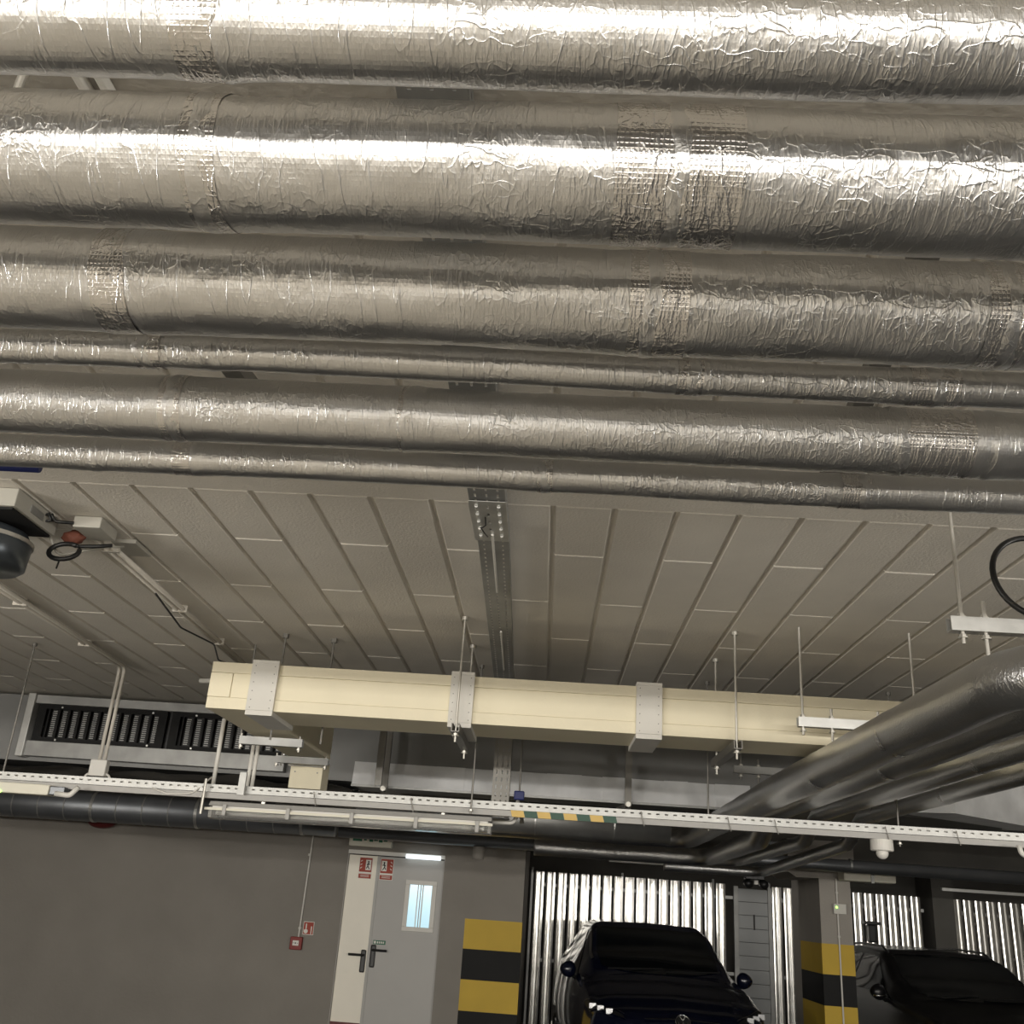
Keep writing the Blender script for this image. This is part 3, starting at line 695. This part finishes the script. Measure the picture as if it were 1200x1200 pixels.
for x in (LX0+.1, LX0+.48, LX0+.86, LX0+1.24, LX1-.08): link('clip', B(x-.012, x+.012, LY-.092, LY-.07, 2.02, 2.085, .004), GREYP, t)
for x in (LX0, LX1-.02): link('end_cap', B(x, x+.02, LY-.062, LY+.062, 2.008+(x-LX0)*.007, 2.07+(x-LX0)*.007, .005), GREYP, t)
for x in (LX0+.3, LX1-.3): link('strap', B(x, x+.02, LY-.03, LY-.01, 2.10, 2.165), STEEL, t)
t = thing('foil_hose', 'short slim foil-wrapped pipe lying just above the right half of the light fitting', 'pipe', (-.8, 6.3, 2.15))
link('tube', sweep(nb(), densify([Vector((-1.15, 6.13, 2.125)), Vector((-.22, 6.13, 2.13))], .02), .02, 20, True, pipe_r(31, [], 2), True), FOIL, t, True)
link('elbow', sweep(nb(), fillet([(-.34, 6.25, 2.10), (-.2, 6.25, 2.105), (-.17, 6.25, 2.16)], .04), .012, 12), WHITE, t, True)

# small devices on the tray
t = thing('emergency_lamp', 'cream emergency lamp with a green indicator under the left end of the white tray', 'lamp', (-3.1, 5.96, 2.08))
link('housing', B(-3.30, -2.95, 5.93, 6.03, 2.065, 2.125, .006), CREAMP, t)
link('end_cap', B(-2.95, -2.86, 5.94, 6.02, 2.07, 2.12, .005), SPIRAL, t)
link('indicator', cyl(nb(), (-3.24, 5.925, 2.07), (-3.24, 5.932, 2.07), .008, 10), LED, t)
link('cable_gland', sweep(nb(), fillet([(-3.29, 5.97, 2.08), (-3.35, 5.97, 2.10), (-3.35, 5.97, 2.14)], .02), .012, 10), WHITE, t, True)
tag(link('pipe_elbow', sweep(nb(), fillet([(-2.89, 5.9, 2.075), (-2.80, 5.9, 2.07), (-2.76, 5.9, 2.12)], .03), .015, 14), WHITE, smooth=True), 'white bent pipe end under the white tray at the left', 'pipe')
tag(link('pipe_elbow', sweep(nb(), fillet([(2.66, 5.9, 2.14), (2.67, 5.9, 2.09), (2.74, 5.9, 2.075), (2.9, 5.9, 2.07)], .03), .014, 14), WHITE, smooth=True), 'white bent pipe end under the white tray at the right edge', 'pipe')
t = thing('detector', 'white round detector with a small dome below the white tray', 'detector', (1.93, 6, 2.05))
bm = nb(); sweep(bm, [(1.93, 6.0, 2.065), (1.93, 6.0, 2.07), (1.93, 6.0, 2.128)], [.058, .064, .062], 28); link('base', bm, WHITE, t)
bm = nb(); bmesh.ops.create_uvsphere(bm, u_segments=20, v_segments=12, radius=.034, matrix=Matrix.Translation((1.93, 6.0, 2.055))); link('dome', bm, WHITE, t, True)
t = thing('junction_box', 'small beige junction box where two conduits come down behind the white tray', 'box', (-3.0, 6.5, 2.3))
link('housing', B(-3.00, -2.89, 6.50, 6.56, 2.245, 2.35, .006), WHITE, t)
for s in (-1, 1): link('cable', sweep(nb(), fillet([(-2.945+s*.04, 6.53, 2.27), (-2.945+s*.08, 6.53, 2.25), (-2.945+s*.09, 6.53, 2.2)], .03), .008, 8), WHITE, t, True)
t = thing('ceiling_conduit', 'pair of pipes along the ceiling that bends down to the beige junction box', 'conduit', (-2.9, 5, 2.97))
for s in (0, 1):
    dx = s*.035
    link('tube', sweep(nb(), fillet([(-2.80+dx, 3.6, 2.975), (-2.95+dx, 6.53, 2.975), (-2.955+dx, 6.53, 2.35)], .06), .012, 12), CPAINT, t, True)
for y in (4.2, 5.0, 5.9): link('clip', B(-2.865-(y-4)*.05, -2.785-(y-4)*.05, y-.01, y+.01, 2.96, 2.998, .003), CPAINT, t)
t = thing('ceiling_conduit', 'pair of pipes running along the ceiling from the ceiling box to the cream duct', 'conduit', (-2.0, 5, 2.97))
for s in (0, 1): link('tube', sweep(nb(), [(-1.97+s*.034, 3.86, 2.975), (-2.045+s*.034, 6.9, 2.975)], .012, 12), CPAINT, t, True)
for y in (4.0, 4.95, 5.65): link('clip', B(-2.0-(y-4)*.024, -1.92-(y-4)*.024, y-.01, y+.01, 2.96, 2.998, .003), CPAINT, t)
tag(link('cable', sweep(nb(), fillet([(-1.98, 4.6, 2.955), (-2.06, 5.2, 2.94), (-2.0, 5.6, 2.95), (-2.08, 5.95, 2.93), (-2.0, 6.3, 2.97)], .2), .005, 8), BLACK), 'thin dark cable drooping along the pair of ceiling pipes', 'cable')
t = thing('conduit', 'upright pair of white conduits between the pale hanger channel and the tray', 'conduit', (-1.82, 6.2, 2.2))
for dx in (0, .03): link('tube', cyl(nb(), (-1.83+dx, 6.13, 2.17), (-1.83+dx, 6.13, 2.46), .012), WHITE, t, True)
t = thing('conduit', 'upright white conduit left of the cream duct end, with a loop of cable', 'conduit', (-2.02, 6.1, 2.2))
link('tube', cyl(nb(), (-2.03, 6.1, 2.19), (-2.03, 6.1, 2.60), .013), WHITE, t, True)
link('cable', sweep(nb(), fillet([(-2.03, 6.05, 2.24), (-2.1, 5.97, 2.13), (-2.25, 5.97, 2.12), (-2.35, 5.97, 2.15)], .08), .005, 8), WHITE, t, True)
link('hook', cyl(nb(), (-2.03, 5.96, 2.22), (-2.03, 5.96, 2.02), .009, 8), STEEL, t)
tag(link('tray_bracket', B(-1.83, -1.79, 5.95, 5.97, 2.14, 2.27), ZINCW), 'flat upright bracket on the white tray left of the light fitting', 'bracket')
tag(link('drain_pipe', sweep(nb(), fillet([(-2.05, 5.62, 2.735), (-1.85, 5.55, 2.73), (-1.72, 5.5, 2.728)], .03), .014, 12), WHITE, smooth=True), 'short white pipe poking out behind the cream duct end', 'pipe')
for (x, y, lab) in [(-1.54, 5.45, 'short ceiling rod just above the leftmost grey collar'), (-1.27, 5.5, 'short ceiling rod above the cream duct right of the leftmost collar')]:
    t = thing('threaded_rod', lab, 'rod', (x, y, 2.74), 'ceiling rods of the cream duct')
    link('rod', cyl(nb(), (x, y, 2.40), (x, y, 2.998), .006, 8), STEELD, t)
    link('anchor', cyl(nb(), (x, y, 2.975), (x, y, 2.999), .018, 8), STEELD, t)

# ceiling device at left edge ----------------------------------------
t = thing('ventilation_unit', 'grey ceiling box with a round blue-grey drum beneath at the left edge', 'fan', (-2.3, 3.6, 2.9))
link('housing', B(-2.62, -2.07, 3.39, 3.72, 2.925, 2.998, .004), BOXP, t)
link('base_seal', B(-2.60, -2.085, 3.405, 3.71, 2.915, 2.926), BLKP, t)
bm = nb(); sweep(bm, [(-2.29, 3.62, 2.745), (-2.29, 3.62, 2.76), (-2.29, 3.62, 2.86), (-2.29, 3.62, 2.90), (-2.29, 3.62, 2.915)], [.15, .168, .175, .15, .11], 40); link('drum', bm, DRUM, t, True)
bm = nb(); sweep(bm, [(-2.29, 3.62, 2.852), (-2.29, 3.62, 2.868)], .18, 40); link('drum_rim', bm, STEEL, t)
link('rating_plate', B(-2.26, -2.20, 3.386, 3.39, 2.955, 2.985), ZINCD, t)
bm = nb(); box(bm, -2.07, -2.066, 3.5, 3.6, 2.945, 2.975); link('vent_slot', bm, ZINCD, t)
t = thing('junction_box', 'small beige ceiling box joined to the drum unit by cables', 'box', (-1.9, 3.75, 2.95))
link('housing', B(-1.975, -1.86, 3.66, 3.82, 2.95, 2.998, .004), BOXP, t)
link('cable', sweep(nb(), fillet([(-1.97, 3.66, 2.965), (-2.04, 3.64, 2.96), (-2.05, 3.62, 2.985)], .02), .007, 8), BLACK, t, True)
link('knot', sweep(nb(), [(-2.09, 3.62, 2.97), (-2.06, 3.62, 2.985), (-2.05, 3.63, 2.96), (-2.08, 3.63, 2.955), (-2.09, 3.61, 2.985)], .007, 8), BLACK, t, True)
pts = [Vector((-2.02+.062*math.cos(a_), 3.73+.02*math.sin(a_), 2.865+.04*math.sin(a_))) for a_ in [i*PI/10 for i in range(3, 22)]]
bm = nb(); sweep(bm, pts, .010, 10); sweep(bm, fillet([pts[0], (-1.98, 3.76, 2.90), (-1.92, 3.78, 2.91), (-1.86, 3.8, 2.925)], .03), .008, 8); sweep(bm, [(-2.03, 3.73, 2.83), (-2.035, 3.73, 2.79)], .004, 6)
tag(link('cable_coil', bm, BLACK, smooth=True), 'black coiled cable dangling beside the ceiling drum unit', 'cable')
bm = nb(); bmesh.ops.create_icosphere(bm, subdivisions=3, radius=1)
for v in bm.verts:
    q = 1+.25*noise.noise(v.co*2.0); v.co = Vector((-2.02+v.co.x*.048*q, 3.78+v.co.y*.03*q, 2.945+v.co.z*.03*q))
tag(link('putty_lump', bm, BROWN, smooth=True), 'reddish brown lump between the ceiling box and drum unit', 'lump')
tag(link('cable', sweep(nb(), fillet([(-2.10, 3.74, 2.93), (-2.07, 3.78, 2.86), (-2.0, 3.78, 2.88), (-1.9, 3.84, 2.93), (-1.86, 3.9, 2.955)], .1), .005, 8), BOXP, smooth=True), 'grey cable sagging from the drum unit to the ceiling pipes', 'cable')
tag(link('mounting_plate', B(-1.97, -1.82, 3.92, 4.10, 2.98, 2.999, .003), BOXP), 'small pale plate on the ceiling behind the beige ceiling box', 'plate')
# black cable ring at right
pts = []
for i in range(41):
    a_ = 2*PI*i/40; pts.append(Vector((1.50+.135*math.cos(a_), 2.98+.03*math.sin(a_*1), 2.705+.142*math.sin(a_))))
tag(link('cable_coil', sweep(nb(), pts, .0095, 12, False), BLACK, smooth=True), 'black cable ring standing on the nearest trapeze channel at the right edge', 'cable')
# blue pipe sliver at left
tag(link('blue_pipe', cyl(nb(), (-2.2, 2.32, 2.64), (-1.38, 2.32, 2.64), .02, 16), BLUE, smooth=True), 'blue pipe peeping out under the lowest overhead pipe at the left edge', 'pipe')

# ------------------------------------------------------------------ bay fittings
t = thing('cable_trunking', 'cream boxed trunking with a clamp beside the pillar head', 'trunking', (3.4, 11.0, 2.2))
link('housing', B(3.14, 3.68, 11.05, 11.28, 2.10, 2.24, .015), CREAMP, t); link('clamp', B(3.42, 3.45, 11.04, 11.28, 2.09, 2.25), ZINCD, t)
t = thing('conduit', 'thin white conduit running down the front of the banded pillar', 'conduit', (3.13, 11.28, 1))
link('tube', cyl(nb(), (3.12, 11.28, 0), (3.12, 11.28, 2.12), .009), WHITE, t)
for z in (.7, 1.55, 1.98): link('clip', cyl(nb(), (3.12, 11.28, z-.01), (3.12, 11.28, z+.01), .015), WHITE, t)
t = thing('control_box', 'small grey box with a green light on the banded pillar', 'box', (3.13, 11.27, 1.8))
link('housing', B(3.07, 3.20, 11.24, 11.295, 1.77, 1.87, .004), BOARD, t); link('indicator', cyl(nb(), (3.10, 11.234, 1.835), (3.10, 11.242, 1.835), .009, 10), LED, t)
t = thing('twin_spotlight', 'black twin-headed spotlight above the grey storage door', 'lamp', (2.36, 11.8, 2.0))
link('housing', B(2.25, 2.47, 11.76, 11.86, 2.07, 2.22, .01), BLACK, t)
for x in (2.28, 2.45): link('lamp_head', sweep(nb(), [(x, 11.8, 2.04), (x, 11.7, 2.02)], .045, 20), BLACK, t, True)
link('sensor', B(2.345, 2.39, 11.74, 11.78, 2.02, 2.065, .005), WHITE, t)
tag(link('duct_box', B(2.15, 2.5, 11.2, 11.44, 2.13, 2.45, .004), SPIRAL), 'dark grey box duct left of the pillar head', 'duct')
for (x0, x1, z, lab) in [(.75, 1.75, 2.17, 'thin pale rail under the dark beam over the first bay'), (4.5, 6.2, 2.10, 'thin pale rail under the beam over the second bay')]:
    tag(link('ceiling_rail', B(x0, x1, 12.0, 12.05, z, z+.03), ZINC), lab, 'rail')
tag(link('pipe_stub', cyl(nb(), (-.68, 10.7, 2.05), (-.68, 10.7, 2.172), .06, 24), PIL, smooth=True), 'short grey pipe stub above the yellow and black wall bands', 'pipe')

def partition(label, x0, x1, Y, z1, pitch=.155, w=.142):
    t = thing('slatted_partition', label, 'partition', (x0, Y, 0), 'galvanised storage partitions')
    bm = nb(); x = x0
    while x+w < x1+.03:
        pr_ = [(0, 0), (.010, -.030), (.026, -.034), (.036, -.012), (.050, -.010), (.060, -.026), (.076, -.026), (.086, -.010), (.100, -.012), (.110, -.034), (w-.008, -.030), (w, 0), (w-.004, .003), (.004, .003)]
        jit = .004*math.sin(x*37)
        quadprism(bm, [Vector((x+a_, Y+b_+jit*.5, .03)) for a_, b_ in pr_], (0, 0, z1-.03)); x += pitch
    link('slat', bm, SLAT, t)
    for z in (.12, .95, 1.9): link('cross_rail', B(x0, x1, Y+.006, Y+.04, z, z+.04), ZINCW, t)
    bm = nb(); x = x0
    while x < x1+.01: box(bm, x-.045, x-.015, Y-.03, Y+.0, 0, z1+.05); x += 1.24
    link('post', bm, ZINCD, t)
    bm = nb(); cyl(bm, (x0+.15, Y+.05, 1.95), (x0+.95, Y+.05, 1.25), .012, 6); link('brace', bm, WHT, t)
partition('galvanised slatted partition behind the navy car, left of the grey storage door', -.12, 2.62, 14.5, 2.09)
partition('short galvanised slatted partition between the storage door and the banded pillar', 3.12, 4.15, 14.5, 2.09)
partition('galvanised slatted partition behind the black estate car', 4.2, 5.16, 14.48, 2.09)
partition('galvanised slatted partition at the right edge beyond the dark pier', 5.52, 8.0, 14.48, 2.09)
t = thing('storage_door', 'grey ribbed storage door with a handle slot behind the navy car', 'door', (2.87, 14.4, 0))
bm = nb()
for i in range(12): box(bm, 2.66, 3.06, 14.44, 14.47, .03+i*.168, .03+i*.168+.164, .003)
link('door_leaf', bm, SHUT, t); link('handle_slot', B(2.86, 2.88, 14.43, 14.442, 1.53, 1.72), BLACK, t)
bm = nb(); box(bm, 2.60, 2.66, 14.42, 14.48, 0, 2.07); box(bm, 3.06, 3.11, 14.42, 14.48, 0, 2.07); link('door_frame', bm, ZINCD, t)
t = thing('wall_hook', 'black T-shaped fitting on the partition above the black estate car', 'hook', (4.4, 14.3, 1.6))
bm = nb(); box(bm, 4.30, 4.52, 14.3, 14.42, 1.70, 1.74, .006); box(bm, 4.36, 4.46, 14.32, 14.45, 1.48, 1.70, .02); link('housing', bm, BLACK, t)

# ------------------------------------------------------------------ cars
def interp(tab, s):
    if s <= tab[0][0]: return tab[0][1:]
    for a_, b_ in zip(tab, tab[1:]):
        if s <= b_[0]:
            t = (s-a_[0])/(b_[0]-a_[0]); t = t*t*(3-2*t)*.5+t*.5
            return tuple(p+(q-p)*t for p, q in zip(a_[1:], b_[1:]))
    return tab[-1][1:]
def catmull(P, t):
    n = len(P)-1; f = min(max(t, 0), 1)*n; i = min(int(f), n-1); u = f-i
    p0, p1, p2, p3 = P[max(i-1, 0)], P[i], P[i+1], P[min(i+2, n)]
    return tuple(.5*((2*b)+(-a+c)*u+(2*a-5*b+4*c-d)*u*u+(-a+3*b-3*c+d)*u**3) for a, b, c, d in zip(p0, p1, p2, p3))
def car(name, label, tab, L, ws, wsT, hat, paint, loc, rz, logo=False, rails=False, kw={}):
    """tab rows: s, half width, sill z, belt half width, belt z, roof half width, roof edge z, top z"""
    t = bpy.data.objects.new(name, None); COL.objects.link(t); t.location = loc; t.rotation_euler = (0, 0, rz); tag(t, label, 'car')
    def sf(s, v, side=1):
        w_, zs, wb_, zb, wr, zr, zt_ = interp(tab, s)
        y, z = catmull([(w_*.93, zs), (w_, zs+.2), (w_, (zs+.2+zb)/2), (wb_, zb), ((wb_+wr)/2+.012, (zb+zr)/2+.004), (wr, zr), (wr*.55, zt_-.012), (0, zt_)], v)
        return Vector((side*max(y, 0), s, z))
    def patch(bm, s0, s1, v0, v1, side, off=0, ns=40, nv=24, sl=None):
        g = []
        for i in range(ns+1):
            row = []
            for j in range(nv+1):
                u = i/ns; vv = j/nv; v = v0+(v1-v0)*vv
                a_, b_ = (s0, s1) if sl is None else sl(vv)
                s = a_+(b_-a_)*u
                p = sf(s, v, side)
                if off:
                    e = 1e-3; du = sf(s+e, v, side)-sf(s-e, v, side); dv = sf(s, min(v+e, 1), side)-sf(s, v-e, side)
                    n = du.cross(dv)
                    if n.length > 1e-12:
                        n.normalize()
                        c = Vector((0, s, .6)); n = n if n.dot(p-c) > 0 else -n
                        p = p+n*off
                row.append(bm.verts.new(p))
            g.append(row)
        for i in range(ns):
            for j in range(nv): bm.faces.new((g[i][j], g[i+1][j], g[i+1][j+1], g[i][j+1]))
    def add(nm, bm, m, sm=True, par=None):
        bmesh.ops.remove_doubles(bm, verts=bm.verts, dist=.0004); bmesh.ops.recalc_face_normals(bm, faces=bm.faces)
        me = bpy.data.meshes.new(nm); bm.to_mesh(me); bm.free(); me.materials.append(m)
        if sm:
            for p in me.polygons: p.use_smooth = True
        o = bpy.data.objects.new(nm, me); COL.objects.link(o); o.parent = par or t; return o
    bm = nb()
    for sd in (1, -1): patch(bm, 0, L, 0, 1, sd, ns=110, nv=42)
    # close nose, tail and belly
    for s in (0, L):
        ring = [sf(s, j/42, 1) for j in range(43)]+[sf(s, j/42, -1) for j in range(41, -1, -1)]
        vs = [bm.verts.new(p) for p in ring]; bm.faces.new(vs)
    a_ = [[bm.verts.new(sf(L*i/30, 0, sd)) for sd in (1, -1)] for i in range(31)]
    for p, q in zip(a_, a_[1:]): bm.faces.new((p[0], q[0], q[1], p[1]))
    body = add('body', bm, paint)
    bm = nb()
    for sd in (1, -1): patch(bm, 0, 0, .735, 1, sd, .006, 20, 16, sl=lambda vv: (ws+.05+.16*(1-vv)**1.5, wsT-.03))
    add('windscreen', bm, GLASS)
    for sd in (1, -1):
        bm = nb(); patch(bm, 0, 0, .46, .67, sd, .006, 24, 10, sl=lambda vv: (ws+.30+(wsT-ws-.18)*vv, wsT+.62)); add('side_window', bm, GLASS)
        bm = nb(); patch(bm, 0, 0, .46, .67, sd, .006, 24, 10, sl=lambda vv: (wsT+.68, hat-.15+.05*vv)); add('side_window', bm, GLASS)
        bm = nb(); patch(bm, 0, 0, .675, .70, sd, .004, 24, 3, sl=lambda vv: (ws+.35, wsT+.05)); add('roof_pillar_trim', bm, CHROME if logo else CARK)
        # mirror
        bw = interp(tab, ws+.45)
        bm = nb(); bmesh.ops.create_uvsphere(bm, u_segments=20, v_segments=14, radius=1)
        for v in bm.verts: v.co = Vector((sd*(bw[0]+.03)+v.co.x*.085, ws+.42+v.co.y*(.07 if v.co.y < 0 else .02), bw[3]+.08+v.co.z*.08*(1-.2*sd*v.co.x)))
        mm = add('mirror', bm, paint)
        bm = nb(); sweep(bm, [(sd*(bw[2]-.01), ws+.44, bw[3]+.0), (sd*(bw[0]+.0), ws+.43, bw[3]+.05)], .022, 8); add('mirror_arm', bm, BLACK, par=mm)
        if not logo:
            bm = nb(); box(bm, sd*(bw[0]+.03)-.07, sd*(bw[0]+.03)+.07, ws+.345, ws+.365, bw[3]+.04, bw[3]+.055); add('mirror_trim', bm, CHROME, par=mm)
        # headlamp
        bm = nb(); patch(bm, 0, 0, .40, .66, sd, .008, 14, 18, sl=lambda vv: (.30-.24*vv, .50-.38*vv)); hl = add('headlamp', bm, LENS if not logo else BLACK)
        for k in range(3):
            vv = .18+.24*k; p = sf(.39-.30*vv, .40+.26*vv, sd)
            bm = nb(); q = bmesh.ops.create_cube(bm, size=1)['verts']
            for v in q: v.co = p+Vector((sd*.004+v.co.x*.06, -.012+v.co.y*.05, .002+v.co.z*.045))
            add('lamp_cell', bm, LEDW, False, hl)
        bm = nb(); patch(bm, 0, 0, .40, .68, sd, .012, 3, 18, sl=lambda vv: (.50-.38*vv, .516-.38*vv)); add('lamp_brow', bm, CHROME, par=hl)
        for sy in (.80, L-.85):
            bm = nb(); w0 = interp(tab, sy)[0]
            sweep(bm, [(sd*(w0-.21), sy, .32), (sd*(w0-.19), sy, .32), (sd*(w0-.02), sy, .32), (sd*(w0+.0), sy, .32)], [.29, .32, .32, .30], 36); wh = add('wheel', bm, TYRE)
            bm = nb(); cyl(bm, (sd*(w0-.01), sy, .32), (sd*(w0+.006), sy, .32), .21, 5)
            for k in range(5): an = 2*PI*k/5; cyl(bm, (sd*(w0+.006), sy, .32), (sd*(w0+.006), sy+.22*math.cos(an), .32+.22*math.sin(an)), .022, 8)
            add('rim', bm, CHROME, False, wh)
        if rails:
            pr_ = [sf(s, .735, sd)+Vector((0, 0, .035 if 0 < i < 9 else -.005)) for i, s in enumerate([wsT+.05+(hat-wsT-.2)*k/9 for k in range(10)])]
            bm = nb(); sweep(bm, pr_, .013, 10); add('roof_rail', bm, BLACK)
    bm = nb(); patch(bm, 0, 0, .80, 1, 1, .012, 2, 12, sl=lambda vv: (.052, .066)); patch(bm, 0, 0, .80, 1, -1, .012, 2, 12, sl=lambda vv: (.052, .066)); add('front_trim_line', bm, CHROME)
    bm = nb(); box(bm, -.5, .5, -.02, .04, .25, .42, .01); add('lower_grille', bm, BLACK, False)
    bm = nb(); box(bm, -.26, .26, -.035, -.018, .44, .55); add('number_plate', bm, WHT, False)
    # wipers
    bm = nb()
    for (xa, xb) in ((.05, .62), (-.55, .02)): sweep(bm, [sf(ws+.10, .93, 1)*1.0+Vector((xa-sf(ws+.10, .93, 1).x, 0, .02)), Vector((xb, ws+.16, sf(ws+.16, .9, 1).z+.02))], .008, 6)
    add('wiper', bm, BLACK)
    if logo:
        c = sf(.03, 1, 1)+Vector((0, -.005, .005)); R_ = .066
        Zv = Vector((0, .55, .835)); Xv = Vector((1, 0, 0)); Nv = Vector((0, -.835, .55))
        P2 = lambda x, z: c+Xv*x+Zv*z+Nv*.012
        bm = nb(); sweep(bm, [P2(R_*math.cos(2*PI*k/36), R_*math.sin(2*PI*k/36)) for k in range(37)], .0055, 8, False)
        for a_, b_ in (((-.028, .058), (0, .012)), ((.028, .058), (0, .012)), ((-.056, .03), (-.026, -.055)), ((-.026, -.055), (0, -.002)), ((0, -.002), (.026, -.055)), ((.026, -.055), (.056, .03))):
            cyl(bm, P2(*a_), P2(*b_), .0055, 8)
        add('emblem', bm, CHROME)
        bm = nb(); cyl(bm, c+Nv*.002, c+Nv*.008, R_, 36); add('emblem_disc', bm, BLACK, False)
    return t
HATCH = [ # s, w, sill, wb, zb, wr, zr, zt
 (0, .60, .24, .56, .64, .42, .69, .715), (.06, .74, .22, .68, .70, .46, .745, .765), (.2, .84, .20, .78, .76, .50, .81, .83), (.5, .89, .20, .83, .85, .56, .90, .925), (.95, .905, .2, .85, .93, .60, 1.0, 1.025), (1.1, .905, .2, .85, .95, .62, 1.04, 1.07),
 (1.5, .905, .2, .86, .97, .66, 1.22, 1.25), (1.95, .905, .2, .86, .98, .62, 1.45, 1.485), (2.15, .905, .2, .86, .985, .60, 1.50, 1.545), (2.9, .905, .2, .86, .99, .59, 1.51, 1.56), (3.6, .90, .22, .85, 1.0, .56, 1.44, 1.50), (4.0, .88, .24, .82, 1.0, .52, 1.22, 1.28), (4.2, .84, .28, .76, .95, .5, 1.02, 1.05), (4.26, .74, .32, .68, .85, .45, .9, .93)]
car('hatchback_car', 'dark navy hatchback car parked nose-out in the first bay', HATCH, 4.26, 1.05, 2.0, 3.85, CARB, (1.33, 10.0, 0), math.radians(3.5), logo=True)
ESTATE = [
 (0, .62, .24, .58, .66, .42, .72, .74), (.06, .76, .22, .70, .72, .46, .78, .80), (.25, .86, .20, .80, .80, .52, .85, .865), (.7, .90, .20, .84, .88, .58, .93, .95), (1.3, .91, .2, .86, .93, .64, .99, 1.01),
 (1.7, .91, .2, .86, .95, .68, 1.17, 1.2), (2.1, .91, .2, .86, .96, .63, 1.36, 1.40), (2.35, .91, .2, .86, .965, .61, 1.42, 1.465), (3.2, .91, .2, .86, .97, .60, 1.43, 1.48), (4.1, .90, .22, .85, .98, .57, 1.38, 1.44), (4.5, .88, .24, .82, .98, .53, 1.18, 1.24), (4.68, .84, .28, .76, .92, .5, 1.0, 1.03), (4.72, .74, .32, .68, .82, .45, .88, .9)]
car('estate_car', 'black estate car with roof rails parked right of the banded pillar', ESTATE, 4.72, 1.25, 2.2, 4.3, CARK, (4.62, 10.1, 0), math.radians(2), rails=True)

# ------------------------------------------------------------------ small repeated pieces become parts of their own
def split_pieces(o):
    me = o.data; n = len(me.vertices); par = list(range(n))
    def find(a):
        while par[a] != a: par[a] = par[par[a]]; a = par[a]
        return a
    for e in me.edges: par[find(e.vertices[0])] = find(e.vertices[1])
    comps = {}
    for p in me.polygons: comps.setdefault(find(p.vertices[0]), []).append(p)
    if len(comps) < 2: return
    for polys in comps.values():
        idx = {}; vs = []; fs = []
        for p in polys:
            f = []
            for v in p.vertices:
                if v not in idx: idx[v] = len(vs); vs.append(me.vertices[v].co.copy())
                f.append(idx[v])
            fs.append(f)
        m2 = bpy.data.meshes.new(o.name.split('.')[0]); m2.from_pydata(vs, [], fs); m2.materials.append(me.materials[0])
        c = bpy.data.objects.new(o.name.split('.')[0], m2); COL.objects.link(c)
        c.parent = o.parent; c.matrix_parent_inverse = o.matrix_parent_inverse.copy()
        for k in o.keys(): c[k] = o[k]
    bpy.data.objects.remove(o)
for o in list(bpy.data.objects):
    if o.type == 'MESH' and o.parent and o.name.split('.')[0] in ('screw', 'window_bar', 'label_print', 'frame', 'door_frame', 'button', 'wiper', 'edge_board', 'rib'): split_pieces(o)
